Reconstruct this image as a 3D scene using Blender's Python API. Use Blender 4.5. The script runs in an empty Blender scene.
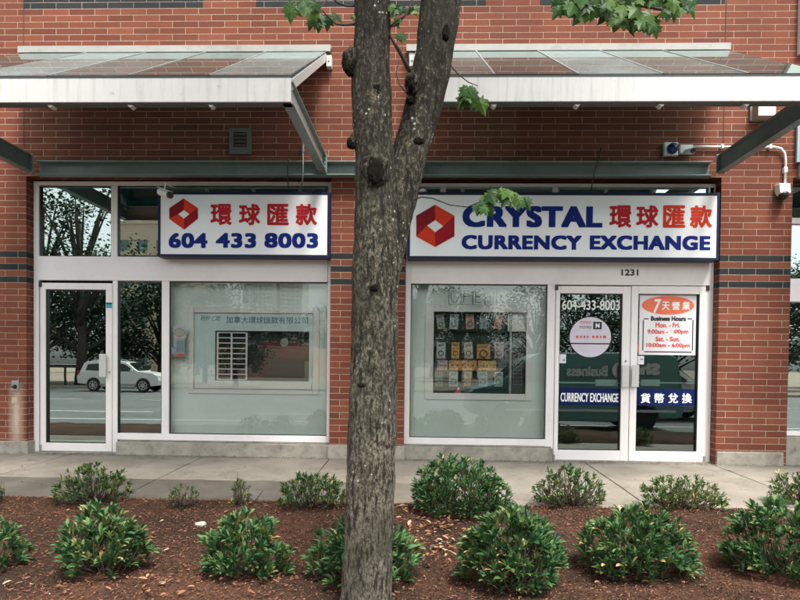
import bpy, bmesh, math, random
from mathutils import Vector, Matrix, Euler, noise
R = math.radians
rng = random.Random(7)
S = bpy.context.scene
COL = S.collection

# ------------------------------------------------------------------ camera
CAM = Vector((0.0, -7.5, 1.055))
FPX, CY = 640.0, 380.84            # focal length and principal row of an 800x600 frame
ROT = Matrix.Rotation(R(1.8246), 3, 'Z') @ Matrix.Rotation(R(90 - 1.271), 3, 'X') @ Matrix.Rotation(R(0.651), 3, 'Z')
cd = bpy.data.cameras.new('camera')
cd.sensor_width = 36.0
cd.lens = 36.0 * FPX / 800.0
cd.shift_y = (CY - 300.0) / 800.0
cd.clip_start = 0.05
cd.clip_end = 2000.0
cam = bpy.data.objects.new('camera', cd)
cam.matrix_world = Matrix.Translation(CAM) @ ROT.to_4x4()
COL.objects.link(cam)
S.camera = cam

# ------------------------------------------------------------------ sky, sun, exposure
SUN_EL, SUN_AZ = 62.0, 152.0       # azimuth measured clockwise from +Y (into the wall)
world = bpy.data.worlds.new('World')
S.world = world
world.use_nodes = True
nt = world.node_tree
bg = nt.nodes['Background']
sky = nt.nodes.new('ShaderNodeTexSky')
sky.sky_type = 'NISHITA'
sky.sun_disc = False
sky.sun_elevation = R(SUN_EL)
sky.sun_rotation = R(SUN_AZ)
sky.air_density = 1.0
sky.dust_density = 4.0
hs = nt.nodes.new('ShaderNodeHueSaturation')
hs.inputs['Saturation'].default_value = 0.10
nt.links.new(sky.outputs[0], hs.inputs['Color'])
nt.links.new(hs.outputs[0], bg.inputs[0])
bg.inputs[1].default_value = 0.14
sd = bpy.data.lights.new('sun', 'SUN')
sd.energy = 1.9
sd.angle = R(14)
sd.color = (1.0, 0.955, 0.88)
sun = bpy.data.objects.new('sun', sd)
az = R(SUN_AZ)
sdir = Vector((math.sin(az) * math.cos(R(SUN_EL)), math.cos(az) * math.cos(R(SUN_EL)), math.sin(R(SUN_EL))))
sun.rotation_euler = sdir.to_track_quat('Z', 'Y').to_euler()
sun.location = (0, 0, 30)
COL.objects.link(sun)
S.view_settings.view_transform = 'Standard'
S.view_settings.look = 'None'
S.view_settings.exposure = 1.38
S.view_settings.gamma = 1.0
S.view_settings.use_curve_mapping = False
S.cycles.max_bounces = 10
S.cycles.diffuse_bounces = 2
S.cycles.transparent_max_bounces = 16
S.cycles.caustics_reflective = False
S.cycles.caustics_refractive = False

# ------------------------------------------------------------------ measuring helpers
def ray(px, py):
    return ROT @ Vector((px - 400.0, -(py - CY), -FPX))
def at(px, py, Y):
    d = ray(px, py)
    return CAM + d * ((Y - CAM.y) / d.y)
def gz(x, y):
    """height of the ground: pavement falls gently to the street, planting bed, road"""
    if y > -2.16:
        return -0.022 + 0.036 * min(y, 0.0)
    if y > -5.6:
        t = (-2.16 - y)
        b = 0.030 * min(1.0, t / 0.12)
        n = 0.035 * noise.noise(Vector((x * 0.9, y * 1.1, 3.3))) + 0.018 * noise.noise(Vector((x * 3.1, y * 3.3, 8.1)))
        return -0.100 + b - 0.045 * t + n * min(1.0, t / 0.3)
    return -0.35
def ground_at(px, py):
    d = ray(px, py).normalized()
    t = 1.0
    while t < 12:
        p = CAM + d * t
        if p.z < gz(p.x, p.y):
            return p
        t += 0.01
    return CAM + d * t
def rect(x0, y0, x1, y1, Y):
    ym, xm = (y0 + y1) / 2, (x0 + x1) / 2
    return at(x0, ym, Y).x, at(x1, ym, Y).x, at(xm, y1, Y).z, at(xm, y0, Y).z   # x0 x1 z0 z1

# ------------------------------------------------------------------ material helpers
def new_mat(name):
    m = bpy.data.materials.new(name)
    m.use_nodes = True
    return m, m.node_tree, m.node_tree.nodes['Principled BSDF']
def N(t, kind, **kw):
    n = t.nodes.new(kind)
    for k, v in kw.items():
        setattr(n, k, v)
    return n
def mathn(t, op, a, b=None, clamp=False):
    n = t.nodes.new('ShaderNodeMath'); n.operation = op; n.use_clamp = clamp
    for i, v in enumerate((a, b)):
        if v is None: continue
        if isinstance(v, (int, float)): n.inputs[i].default_value = v
        else: t.links.new(v, n.inputs[i])
    return n.outputs[0]
def mixc(t, f, a, b, mode='MIX'):
    n = t.nodes.new('ShaderNodeMix'); n.data_type = 'RGBA'; n.blend_type = mode
    for i, v in ((0, f), (6, a), (7, b)):
        if isinstance(v, (int, float)): n.inputs[i].default_value = v
        elif isinstance(v, tuple): n.inputs[i].default_value = (*v, 1) if len(v) == 3 else v
        else: t.links.new(v, n.inputs[i])
    return n.outputs[2]
def ramp(t, f, stops):
    n = t.nodes.new('ShaderNodeValToRGB')
    e = n.color_ramp.elements
    while len(e) < len(stops): e.new(0.5)
    for i, (p, c) in enumerate(stops):
        e[i].position = p
        e[i].color = (*c, 1) if isinstance(c, tuple) else (c, c, c, 1)
    t.links.new(f, n.inputs[0])
    return n.outputs[0]
def noisen(t, scale, detail=4, rough=0.55, vec=None):
    n = t.nodes.new('ShaderNodeTexNoise')
    n.inputs['Scale'].default_value = scale
    n.inputs['Detail'].default_value = detail
    n.inputs['Roughness'].default_value = rough
    if vec is not None: t.links.new(vec, n.inputs['Vector'])
    return n.outputs['Fac']
def geo(t):
    return t.nodes.new('ShaderNodeNewGeometry').outputs['Position']
def bump(t, h, strength, dist, bs):
    n = t.nodes.new('ShaderNodeBump')
    n.inputs['Strength'].default_value = strength
    n.inputs['Distance'].default_value = dist
    t.links.new(h, n.inputs['Height'])
    t.links.new(n.outputs[0], bs.inputs['Normal'])
def plain(name, col, rough=0.5, metal=0.0, var=0.12, nscale=6.0, bumpy=0.0, spec=0.5, dirt=None):
    m, t, b = new_mat(name)
    p = geo(t)
    f = noisen(t, nscale, 6, 0.6, p)
    lo = tuple(c * (1 - var) for c in col); hi = tuple(min(1, c * (1 + var)) for c in col)
    c = ramp(t, f, [(0.3, lo), (0.7, hi)])
    if dirt:
        d = noisen(t, nscale * 0.5, 8, 0.7, p)
        c = mixc(t, ramp(t, d, [(0.52, 0.0), (0.75, dirt[1])]), c, dirt[0])
    t.links.new(c, b.inputs['Base Color'])
    b.inputs['Roughness'].default_value = rough
    b.inputs['Metallic'].default_value = metal
    b.inputs['Specular IOR Level'].default_value = spec
    if bumpy: bump(t, noisen(t, nscale * 12, 5, 0.6, p), 0.5, bumpy, b)
    return m

# course pitch and phase, taken from the dark stripe courses of the piers
CH, BL = 0.0748, 0.3085
ZS = at(340, 256, 0).z - CH / 2
X_TAP = at(14.5, 400, 0).x
def brick_mat(name, c1, c2, mortar, marks=False):
    m, t, b = new_mat(name)
    p = geo(t)
    sx = t.nodes.new('ShaderNodeSeparateXYZ'); t.links.new(p, sx.inputs[0])
    u = mathn(t, 'ADD', mathn(t, 'ADD', sx.outputs[0], sx.outputs[1]), 100.0 * BL + 0.02)
    v = mathn(t, 'ADD', sx.outputs[2], -ZS + 100 * CH)
    cx = t.nodes.new('ShaderNodeCombineXYZ'); t.links.new(u, cx.inputs[0]); t.links.new(v, cx.inputs[1])
    # slightly wandering joints
    br = t.nodes.new('ShaderNodeTexBrick')
    br.offset = 0.5; br.squash = 1.0
    wob = t.nodes.new('ShaderNodeVectorMath'); wob.operation = 'MULTIPLY_ADD'
    nz = t.nodes.new('ShaderNodeTexNoise'); nz.inputs['Scale'].default_value = 9.0
    t.links.new(p, nz.inputs['Vector'])
    t.links.new(nz.outputs['Color'], wob.inputs[0]); wob.inputs[1].default_value = (0.006, 0.003, 0); t.links.new(cx.outputs[0], wob.inputs[2])
    t.links.new(wob.outputs[0], br.inputs['Vector'])
    br.inputs['Scale'].default_value = 1.0
    br.inputs['Mortar Size'].default_value = 0.0040
    br.inputs['Mortar Smooth'].default_value = 0.25
    br.inputs['Bias'].default_value = 0.0
    br.inputs['Brick Width'].default_value = BL
    br.inputs['Row Height'].default_value = CH
    br.inputs['Color1'].default_value = (*c1, 1); br.inputs['Color2'].default_value = (*c2, 1)
    br.inputs['Mortar'].default_value = (*mortar, 1)
    c = br.outputs['Color']
    f = noisen(t, 55, 5, 0.7, p)
    c = mixc(t, ramp(t, f, [(0.30, 0.55), (0.55, 0.0)]), c, tuple(x * 0.55 for x in c1))
    g = noisen(t, 1.1, 6, 0.6, p)
    c = mixc(t, ramp(t, g, [(0.42, 0.0), (0.72, 0.55)]), c, tuple(x * 0.5 for x in c1))
    if marks:   # pale mineral streak running down from the hose tap
        dx = mathn(t, 'ABSOLUTE', mathn(t, 'SUBTRACT', sx.outputs[0], X_TAP + 0.02))
        w = mathn(t, 'SUBTRACT', 1.0, mathn(t, 'DIVIDE', dx, 0.11), True)
        zz = mathn(t, 'SUBTRACT', 1.0, mathn(t, 'DIVIDE', mathn(t, 'ABSOLUTE', mathn(t, 'SUBTRACT', sx.outputs[2], 0.40)), 0.42), True)
        k = mathn(t, 'MULTIPLY', mathn(t, 'MULTIPLY', w, mathn(t, 'POWER', zz, 0.4)), mathn(t, 'ADD', noisen(t, 14, 5, 0.7, p), 0.35), True)
        c = mixc(t, k, c, (0.55, 0.47, 0.36))
        # dark patch around the foot of the pier camera
        xs = at(783, 195, 0)
        dx = mathn(t, 'ABSOLUTE', mathn(t, 'SUBTRACT', sx.outputs[0], xs.x - 0.05))
        w = mathn(t, 'SUBTRACT', 1.0, mathn(t, 'DIVIDE', dx, 0.16), True)
        zz = mathn(t, 'SUBTRACT', 1.0, mathn(t, 'DIVIDE', mathn(t, 'ABSOLUTE', mathn(t, 'SUBTRACT', sx.outputs[2], xs.z - 0.03)), 0.14), True)
        k = mathn(t, 'MULTIPLY', mathn(t, 'MULTIPLY', w, zz), 0.75, True)
        c = mixc(t, k, c, (0.08, 0.05, 0.045))
    t.links.new(c, b.inputs['Base Color'])
    b.inputs['Roughness'].default_value = 0.85
    b.inputs['Specular IOR Level'].default_value = 0.25
    h = mathn(t, 'ADD', mathn(t, 'MULTIPLY', br.outputs['Fac'], -1.0), mathn(t, 'MULTIPLY', f, 0.35))
    bump(t, h, 0.6, 0.006, b)
    return m
M = {}
M['brick'] = brick_mat('red_brick', (0.232, 0.073, 0.041), (0.142, 0.043, 0.027), (0.42, 0.34, 0.26), True)
M['brick_dark'] = brick_mat('charcoal_brick', (0.032, 0.035, 0.036), (0.018, 0.022, 0.024), (0.32, 0.27, 0.23))
M['joint'] = plain('joint_sealant', (0.05, 0.035, 0.03), 0.8)
M['white'] = plain('white_aluminium', (0.84, 0.80, 0.785), 0.38, var=0.05, nscale=2.5, dirt=((0.36, 0.34, 0.31), 0.35))
M['white2'] = plain('white_steel_paint', (0.56, 0.56, 0.54), 0.42, var=0.08, nscale=1.7, bumpy=0.0006, dirt=((0.30, 0.29, 0.25), 0.45))
def streaky(name, col, dcol):
    m, t, b = new_mat(name); p = geo(t)
    mp = N(t, 'ShaderNodeMapping'); mp.inputs['Scale'].default_value = (7.0, 3.0, 0.55); t.links.new(p, mp.inputs[0])
    c = ramp(t, noisen(t, 1.7, 6, .6, p), [(.3, tuple(x * .92 for x in col)), (.7, col)])
    st_ = ramp(t, noisen(t, 2.6, 6, .65, mp.outputs[0]), [(.50, 0.0), (.74, .55)])
    c = mixc(t, st_, c, dcol)
    c = mixc(t, ramp(t, noisen(t, 9, 7, .7, p), [(.63, 0.0), (.72, .7)]), c, (.20, .12, .06))
    t.links.new(c, b.inputs['Base Color']); b.inputs['Roughness'].default_value = .45
    bump(t, noisen(t, 20, 4, .6, p), .4, .0006, b)
    return m
M['fascia'] = streaky('streaked_white_steel', (0.60, 0.60, 0.58), (0.27, 0.27, 0.24))
M['flash'] = plain('weathered_flashing', (0.36, 0.36, 0.335), 0.5, var=0.15, nscale=3, dirt=((0.10, 0.09, 0.07), 0.8))
M['teal'] = plain('teal_steel_paint', (0.185, 0.245, 0.235), 0.42, var=0.14, nscale=4, bumpy=0.0006, dirt=((0.03, 0.04, 0.04), 0.7))
M['navy'] = plain('navy_sign_case', (0.008, 0.013, 0.045), 0.45, spec=0.25, var=0.1)
M['face'] = plain('sign_face_acrylic', (0.87, 0.89, 0.91), 0.16, var=0.025, nscale=1.5)
M['blue'] = plain('blue_vinyl', (0.006, 0.022, 0.20), 0.6, spec=0.15, var=0.08)
M['red'] = plain('red_vinyl', (0.52, 0.020, 0.028), 0.6, spec=0.15, var=0.1)
M['dred'] = plain('dark_red_vinyl', (0.24, 0.010, 0.020), 0.6, spec=0.15, var=0.15)
M['ored'] = plain('orange_red_vinyl', (0.72, 0.050, 0.020), 0.6, spec=0.15, var=0.08)
M['orange'] = plain('orange_print', (0.80, 0.16, 0.07), 0.5, var=0.05)
M['redink'] = plain('red_ink', (0.62, 0.10, 0.08), 0.6)
M['pink'] = plain('faded_ink', (0.75, 0.62, 0.58), 0.6)
M['paper'] = plain('white_paper', (0.76, 0.74, 0.76), 0.6, var=0.03)
M['lilac'] = plain('lilac_vinyl', (0.62, 0.58, 0.66), 0.5, var=0.06)
M['black'] = plain('black_plastic', (0.015, 0.015, 0.017), 0.4)
M['wvinyl'] = plain('white_vinyl', (0.82, 0.84, 0.82), 0.5, var=0.02)
M['bband'] = plain('navy_band_vinyl', (0.006, 0.014, 0.080), 0.6, spec=0.1, var=0.1)
M['tealink'] = plain('teal_ink', (0.16, 0.33, 0.34), 0.6)
M['inner'] = plain('pale_green_paint', (0.80, 0.91, 0.82), 0.6, var=0.05, nscale=3)
M['inner2'] = plain('pale_cream_trim', (0.90, 0.92, 0.86), 0.5, var=0.05, nscale=8, bumpy=0.001)
M['board'] = plain('pale_teal_board', (0.70, 0.88, 0.85), 0.5, var=0.04)
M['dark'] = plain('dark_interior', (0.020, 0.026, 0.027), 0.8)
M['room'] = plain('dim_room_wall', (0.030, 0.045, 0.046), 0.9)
M['conc'] = plain('old_concrete', (0.33, 0.305, 0.255), 0.9, var=0.28, nscale=11, bumpy=0.004, dirt=((0.05, 0.046, 0.038), 1.0))
M['grey'] = plain('grey_metal', (0.30, 0.31, 0.30), 0.45, metal=0.3)
M['bulb'] = plain('frosted_lens', (0.7, 0.7, 0.66), 0.3)
M['cable'] = plain('grey_cable', (0.20, 0.24, 0.24), 0.6)
M['tan'] = plain('tan_box_side', (0.36, 0.26, 0.15), 0.6, dirt=((0.12, 0.08, 0.05), 0.6))
M['sblue'] = plain('blue_siren_dome', (0.008, 0.02, 0.12), 0.15)

def glass(name, tint, base, extra=0.0):
    m = bpy.data.materials.new(name); m.use_nodes = True
    t = m.node_tree; t.nodes.clear()
    o = t.nodes.new('ShaderNodeOutputMaterial')
    tr = t.nodes.new('ShaderNodeBsdfTransparent'); tr.inputs[0].default_value = (*tint, 1)
    gl = t.nodes.new('ShaderNodeBsdfGlossy'); gl.inputs['Roughness'].default_value = 0.0
    gl.inputs['Color'].default_value = (0.88, 1.0, 0.97, 1)
    fr = t.nodes.new('ShaderNodeFresnel'); fr.inputs[0].default_value = 1.45
    f = mathn(t, 'ADD', fr.outputs[0], base, True)
    # faint waviness of the sheet
    bp = t.nodes.new('ShaderNodeBump'); bp.inputs['Strength'].default_value = 0.35; bp.inputs['Distance'].default_value = 0.0006
    t.links.new(noisen(t, 2.2, 2, 0.5, geo(t)), bp.inputs['Height'])
    t.links.new(bp.outputs[0], gl.inputs['Normal'])
    mx = t.nodes.new('ShaderNodeMixShader')
    t.links.new(f, mx.inputs[0]); t.links.new(tr.outputs[0], mx.inputs[1]); t.links.new(gl.outputs[0], mx.inputs[2])
    out = mx.outputs[0]
    if extra:
        df = t.nodes.new('ShaderNodeBsdfDiffuse'); df.inputs[0].default_value = (0.22, 0.27, 0.265, 1)
        d = ramp(t, noisen(t, 1.3, 7, 0.65, geo(t)), [(0.3, extra * 0.6), (0.75, min(1, extra * 1.5))])
        m2 = t.nodes.new('ShaderNodeMixShader')
        t.links.new(d, m2.inputs[0]); t.links.new(out, m2.inputs[1]); t.links.new(df.outputs[0], m2.inputs[2])
        out = m2.outputs[0]
    t.links.new(out, o.inputs[0])
    return m
M['g_dark'] = glass('tinted_glass', (0.80, 0.88, 0.87), 0.32)
M['g_clear'] = glass('window_glass', (0.99, 0.998, 0.992), 0.036)
M['g_door'] = glass('door_glass', (0.88, 0.95, 0.94), 0.11)
M['g_can'] = glass('canopy_glass', (0.16, 0.27, 0.27), 0.03, 0.22)
M['g_can2'] = glass('dusty_canopy_glass', (0.16, 0.26, 0.28), 0.06, 0.42)
M['g_can3'] = glass('clean_canopy_glass', (0.15, 0.28, 0.28), 0.03, 0.10)
M['g_car'] = glass('car_glass', (0.10, 0.13, 0.13), 0.10)

# ------------------------------------------------------------------ mesh builder
class MB:
    def __init__(s): s.v, s.f, s.m = [], [], []
    def quad(s, a, b, c, d, mi=0): 
        n = len(s.v); s.v += [tuple(a), tuple(b), tuple(c), tuple(d)]; s.f.append((n, n+1, n+2, n+3)); s.m.append(mi)
    def poly(s, pts, mi=0):
        n = len(s.v); s.v += [tuple(p) for p in pts]; s.f.append(tuple(range(n, n+len(pts)))); s.m.append(mi)
    def box(s, x0, x1, y0, y1, z0, z1, mi=0):
        n = len(s.v)
        s.v += [(x, y, z) for z in (z0, z1) for y in (y0, y1) for x in (x0, x1)]
        for f in ((0, 2, 3, 1), (4, 5, 7, 6), (0, 1, 5, 4), (2, 6, 7, 3), (0, 4, 6, 2), (1, 3, 7, 5)):
            s.f.append(tuple(n + i for i in f)); s.m.append(mi)
        return s
    def bar(s, a, b, w, h, mi=0, up=Vector((0, 0, 1))):
        """rectangular bar from a to b, w across, h along up"""
        a, b = Vector(a), Vector(b); d = (b - a).normalized()
        sd_ = d.cross(up).normalized() * (w / 2); u = sd_.cross(d).normalized() * (h / 2)
        n = len(s.v)
        for p in (a, b):
            s.v += [tuple(p - sd_ - u), tuple(p + sd_ - u), tuple(p + sd_ + u), tuple(p - sd_ + u)]
        for f in ((0, 3, 2, 1), (4, 5, 6, 7), (0, 1, 5, 4), (1, 2, 6, 5), (2, 3, 7, 6), (3, 0, 4, 7)):
            s.f.append(tuple(n + i for i in f)); s.m.append(mi)
        return s
    def prism(s, poly, axis, a0, a1, mi=0):
        """poly: list of 2D points in the other two axes; extruded along axis from a0 to a1"""
        def P(p, a):
            return (a, p[0], p[1]) if axis == 'x' else (p[0], a, p[1]) if axis == 'y' else (p[0], p[1], a)
        n, k = len(s.v), len(poly)
        s.v += [P(p, a0) for p in poly] + [P(p, a1) for p in poly]
        s.f.append(tuple(range(n, n + k))); s.m.append(mi)
        s.f.append(tuple(range(n + 2*k - 1, n + k - 1, -1))); s.m.append(mi)
        for i in range(k):
            j = (i + 1) % k
            s.f.append((n + i, n + k + i, n + k + j, n + j)); s.m.append(mi)
        return s
    def tube(s, pts, rad, seg=8, mi=0, cap=True, jitter=None):
        pts = [Vector(p) for p in pts]
        if not isinstance(rad, (list, tuple)): rad = [rad] * len(pts)
        n0 = len(s.v); ref = Vector((0.13, 0.97, 0.2))
        for i, p in enumerate(pts):
            d = (pts[min(i+1, len(pts)-1)] - pts[max(i-1, 0)]).normalized()
            if abs(d.dot(ref)) > 0.95: ref = Vector((1, 0, 0.1))
            a = d.cross(ref).normalized(); b2 = d.cross(a).normalized()
            for k in range(seg):
                an = 2 * math.pi * k / seg
                r = rad[i]
                q = p + (a * math.cos(an) + b2 * math.sin(an)) * r
                if jitter: q = jitter(q, p, r)
                s.v.append(tuple(q))
        for i in range(len(pts) - 1):
            for k in range(seg):
                s.f.append((n0 + i*seg + k, n0 + i*seg + (k+1) % seg, n0 + (i+1)*seg + (k+1) % seg, n0 + (i+1)*seg + k)); s.m.append(mi)
        if cap:
            s.f.append(tuple(n0 + k for k in range(seg))[::-1]); s.m.append(mi)
            s.f.append(tuple(n0 + (len(pts)-1)*seg + k for k in range(seg))); s.m.append(mi)
        return s
    def lathe(s, c, prof, axis='z', seg=24, mi=0):
        """prof: (radius, height) along axis from centre c"""
        c = Vector(c); n0 = len(s.v)
        for r, h in prof:
            for k in range(seg):
                an = 2 * math.pi * k / seg; u, w = r * math.cos(an), r * math.sin(an)
                q = Vector((u, w, h)) if axis == 'z' else Vector((h, u, w)) if axis == 'x' else Vector((u, h, w))
                s.v.append(tuple(c + q))
        for i in range(len(prof) - 1):
            for k in range(seg):
                s.f.append((n0 + i*seg + k, n0 + i*seg + (k+1) % seg, n0 + (i+1)*seg + (k+1) % seg, n0 + (i+1)*seg + k)); s.m.append(mi)
        s.f.append(tuple(n0 + k for k in range(seg))); s.m.append(mi)
        s.f.append(tuple(n0 + (len(prof)-1)*seg + k for k in range(seg))); s.m.append(mi)
        return s
    def build(s, name, mats, parent=None, smooth=False, bevel=0.0):
        me = bpy.data.meshes.new(name)
        org = parent.matrix_world.translation if parent else Vector((0, 0, 0))
        me.from_pydata([(v[0]-org.x, v[1]-org.y, v[2]-org.z) for v in s.v], [], s.f)
        if not isinstance(mats, (list, tuple)): mats = [mats]
        for m in mats: me.materials.append(m)
        for i, p in enumerate(me.polygons): p.material_index = s.m[i]
        bm = bmesh.new(); bm.from_mesh(me)
        bmesh.ops.recalc_face_normals(bm, faces=bm.faces[:])
        bm.to_mesh(me); bm.free()
        if smooth:
            me.polygons.foreach_set('use_smooth', [True] * len(me.polygons))
        me.update()
        o = bpy.data.objects.new(name, me); COL.objects.link(o)
        if parent: o.parent = parent
        if bevel:
            b = o.modifiers.new('bevel', 'BEVEL'); b.width = bevel; b.segments = 2; b.limit_method = 'ANGLE'
            b.harden_normals = False
        return o
WM = {}
def empty(name, loc, label=None, cat=None, group=None, rz=0.0):
    o = bpy.data.objects.new(name, None); COL.objects.link(o)
    o.location = loc; o.rotation_euler = (0, 0, rz)
    o.matrix_world = Matrix.Translation(Vector(loc)) @ Matrix.Rotation(rz, 4, 'Z')
    o.empty_display_size = 0.1
    if label: tag(o, label, cat, group)
    return o
def tag(o, label=None, cat=None, group=None, kind=None):
    if label: o['label'] = label
    if cat: o['category'] = cat
    if group: o['group'] = group
    if kind: o['kind'] = kind
    return o
def struct(o): o['kind'] = 'structure'; return o
def copy_tree(o, parent=None):
    c = o.copy(); COL.objects.link(c)
    if parent: c.parent = parent
    for ch in list(o.children): copy_tree(ch, c)
    return c

def text(body, x0, x1, z0, z1, Y, mat, parent, name='lettering', bold=0.0, mirror=False, depth=0.0015, shear=0.0, nudge=(1, 1), flipy=False, heavy=False, spacing=1.0):
    """flat vinyl lettering fitted into a box of the XZ plane at Y, facing the street"""
    cu = bpy.data.curves.new('t', 'FONT'); cu.body = body; cu.size = 1.0; cu.shear = shear
    cu.resolution_u = 4; cu.space_character = spacing
    to = bpy.data.objects.new('t', cu); COL.objects.link(to)
    bpy.context.view_layer.update()
    me0 = bpy.data.meshes.new_from_object(to)
    vs = [v.co.copy() for v in me0.vertices]; fs = [tuple(p.vertices) for p in me0.polygons]
    bpy.data.objects.remove(to); bpy.data.curves.remove(cu); bpy.data.meshes.remove(me0)
    ax, bx = min(v.x for v in vs), max(v.x for v in vs); ay, by = min(v.y for v in vs), max(v.y for v in vs)
    bh = bold * (z1 - z0)
    sx = (x1 - x0 - 2*bh*nudge[0]) / (bx - ax); sz = (z1 - z0 - 2*bh*nudge[1]) / (by - ay)
    mb = MB()
    offs = [(0, 0)] + ([(i_ * bh * nudge[0] * .5, j_ * bh * nudge[1] * .5) for i_ in (-2, -1, 0, 1, 2) for j_ in (-2, -1, 0, 1, 2) if max(abs(i_), abs(j_)) == 2 or (i_, j_) in ((-1, 0), (1, 0))] if bold and heavy else [(math.cos(a) * bh * nudge[0], math.sin(a) * bh * nudge[1]) for a in [k * math.pi / 4 + 0.2 for k in range(8)]] if bold else [])
    for i, (dx, dz) in enumerate(offs):
        n = len(mb.v)
        yy = (Y - i * 0.00005) if not flipy else (Y + i * 0.0001)
        for v in vs:
            x = x0 + bh*nudge[0] + (v.x - ax) * sx + dx
            if mirror or flipy: x = x1 + x0 - x
            mb.v.append((x, yy, z0 + bh*nudge[1] + (v.y - ay) * sz + dz))
        mb.f += [tuple(n + k for k in f) for f in fs]; mb.m += [0] * len(fs)
    return mb.build(name, mat, parent)

# ================================================================== THE GROUND
XL, XR = -14.0, 14.0
def ramp_mat_pavement():
    m, t, b = new_mat('pavement_concrete')
    p = geo(t)
    sx = t.nodes.new('ShaderNodeSeparateXYZ'); t.links.new(p, sx.inputs[0])
    f = noisen(t, 1.6, 8, 0.62, p)
    c = ramp(t, f, [(0.28, (0.185, 0.160, 0.128)), (0.5, (0.265, 0.235, 0.192)), (0.72, (0.34, 0.305, 0.255))])
    g = noisen(t, 90, 3, 0.6, p)
    c = mixc(t, ramp(t, g, [(0.35, 0.35), (0.6, 0.0)]), c, (0.13, 0.12, 0.105))
    # damp soiled strip beside the bed, fading out to the right, ending at the slab joint
    ym = mathn(t, 'LESS_THAN', mathn(t, 'ADD', sx.outputs[1], mathn(t, 'MULTIPLY', noisen(t, 2.2, 3, 0.5, p), 0.10)), YJ + 0.05)
    xm = mathn(t, 'SUBTRACT', 1.0, mathn(t, 'DIVIDE', mathn(t, 'ADD', sx.outputs[0], 1.4), 2.6), True)
    k = mathn(t, 'MULTIPLY', mathn(t, 'MULTIPLY', ym, xm), mathn(t, 'ADD', noisen(t, 3.0, 5, 0.6, p), 0.25), True)
    c = mixc(t, mathn(t, 'MULTIPLY', k, 0.95), c, (0.070, 0.060, 0.048))
    # scattered stains
    s = noisen(t, 3.7, 9, 0.72, p)
    c = mixc(t, ramp(t, s, [(0.54, 0.0), (0.68, 0.6)]), c, (0.11, 0.098, 0.082))
    w_ = mathn(t, 'DIVIDE', mathn(t, 'ADD', sx.outputs[1], 0.14), 0.17, True)
    c = mixc(t, mathn(t, 'MULTIPLY', w_, ramp(t, noisen(t, 16, 7, 0.7, p), [(0.4, 0.0), (0.6, 0.9)])), c, (0.06, 0.052, 0.042))
    vs_ = N(t, 'ShaderNodeTexVoronoi'); vs_.inputs['Scale'].default_value = 5.5; t.links.new(p, vs_.inputs['Vector'])
    c = mixc(t, mathn(t, 'MULTIPLY', mathn(t, 'LESS_THAN', vs_.outputs['Distance'], 0.07), 0.6), c, (0.07, 0.062, 0.052))
    t.links.new(c, b.inputs['Base Color'])
    b.inputs['Roughness'].default_value = 0.85
    b.inputs['Specular IOR Level'].default_value = 0.3
    bump(t, noisen(t, 60, 6, 0.7, p), 0.5, 0.003, b)
    return m
YJ = ground_at(100, 478).y
joints = sorted([ground_at(198, 458).x, ground_at(331, 456).x, ground_at(604, 475).x, ground_at(717, 465).x])
joints = [joints[0] - 3.2, joints[0] - 1.62] + joints + [joints[-1] + 1.6, joints[-1] + 3.2]
M['pave'] = ramp_mat_pavement()
mb = MB()
xs = [XL] + joints + [XR]
for i in range(len(xs) - 1):
    for (ya, yb) in ((-2.165, YJ - 0.003), (YJ + 0.003, 0.6)):
        a, b_ = xs[i] + 0.006, xs[i+1] - 0.006
        mb.prism([(a, ya), (b_, ya), (b_, yb), (a, yb)], 'z', 0, 1)
        for k in range(8):
            v = mb.v[-8 + k]; z = gz(v[0], max(v[1], -2.15)) if v[2] == 1 else gz(v[0], max(v[1], -2.15)) - 0.25
            mb.v[-8 + k] = (v[0], v[1], z)
struct(mb.build('pavement', M['pave'], bevel=0.006))
mb = MB(); mb.box(XL, XR, -2.17, 0.62, -0.5, -0.115, 0)
struct(mb.build('pavement_base', plain('joint_soil', (0.05, 0.045, 0.04), 0.95)))

# planting bed: one displaced sheet of mulch
def mulch_mat():
    m, t, b = new_mat('bark_mulch')
    p = geo(t)
    f = noisen(t, 38, 6, 0.7, p); g = noisen(t, 1.4, 4, 0.6, p); v = N(t, 'ShaderNodeTexVoronoi'); v.inputs['Scale'].default_value = 75; t.links.new(p, v.inputs['Vector'])
    c = ramp(t, f, [(0.3, (0.026, 0.014, 0.009)), (0.5, (0.088, 0.042, 0.026)), (0.72, (0.165, 0.078, 0.047))])
    d = ramp(t, g, [(0.38, 0.0), (0.58, 0.95)])
    c = mixc(t, d, c, mixc(t, 0.72, c, (0.022, 0.016, 0.012)))
    t.links.new(c, b.inputs['Base Color']); b.inputs['Roughness'].default_value = 0.95; b.inputs['Specular IOR Level'].default_value = 0.15
    bump(t, mathn(t, 'ADD', f, v.outputs['Distance']), 1.0, 0.012, b)
    return m
M['mulch'] = mulch_mat()
mb = MB(); nx, ny = 420, 60
x0, x1, y0, y1 = -9.0, 9.0, -5.6, -2.14
def bed_edge(x): return 0.05 * noise.noise(Vector((x * 1.6, 0, 5))) + 0.02 * noise.noise(Vector((x * 7, 0, 9)))
for j in range(ny + 1):
    for i in range(nx + 1):
        x = x0 + (x1 - x0) * i / nx; y = y0 + (y1 - y0) * j / ny
        if j == ny: y = -2.14 + 0.02 + bed_edge(x); z = gz(x, -2.10) - 0.02
        elif j == ny - 1: y = -2.16 + bed_edge(x); z = gz(x, -2.10) + 0.006
        else: z = max(gz(x, y), -0.35) + 0.006 * noise.noise(Vector((x * 14, y * 14, 1)))
        mb.v.append((x, y, z))
for j in range(ny):
    for i in range(nx):
        n = j * (nx + 1) + i
        mb.f.append((n, n + 1, n + nx + 2, n + nx + 1)); mb.m.append(0)
struct(mb.build('planting_bed', M['mulch'], smooth=True))
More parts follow.
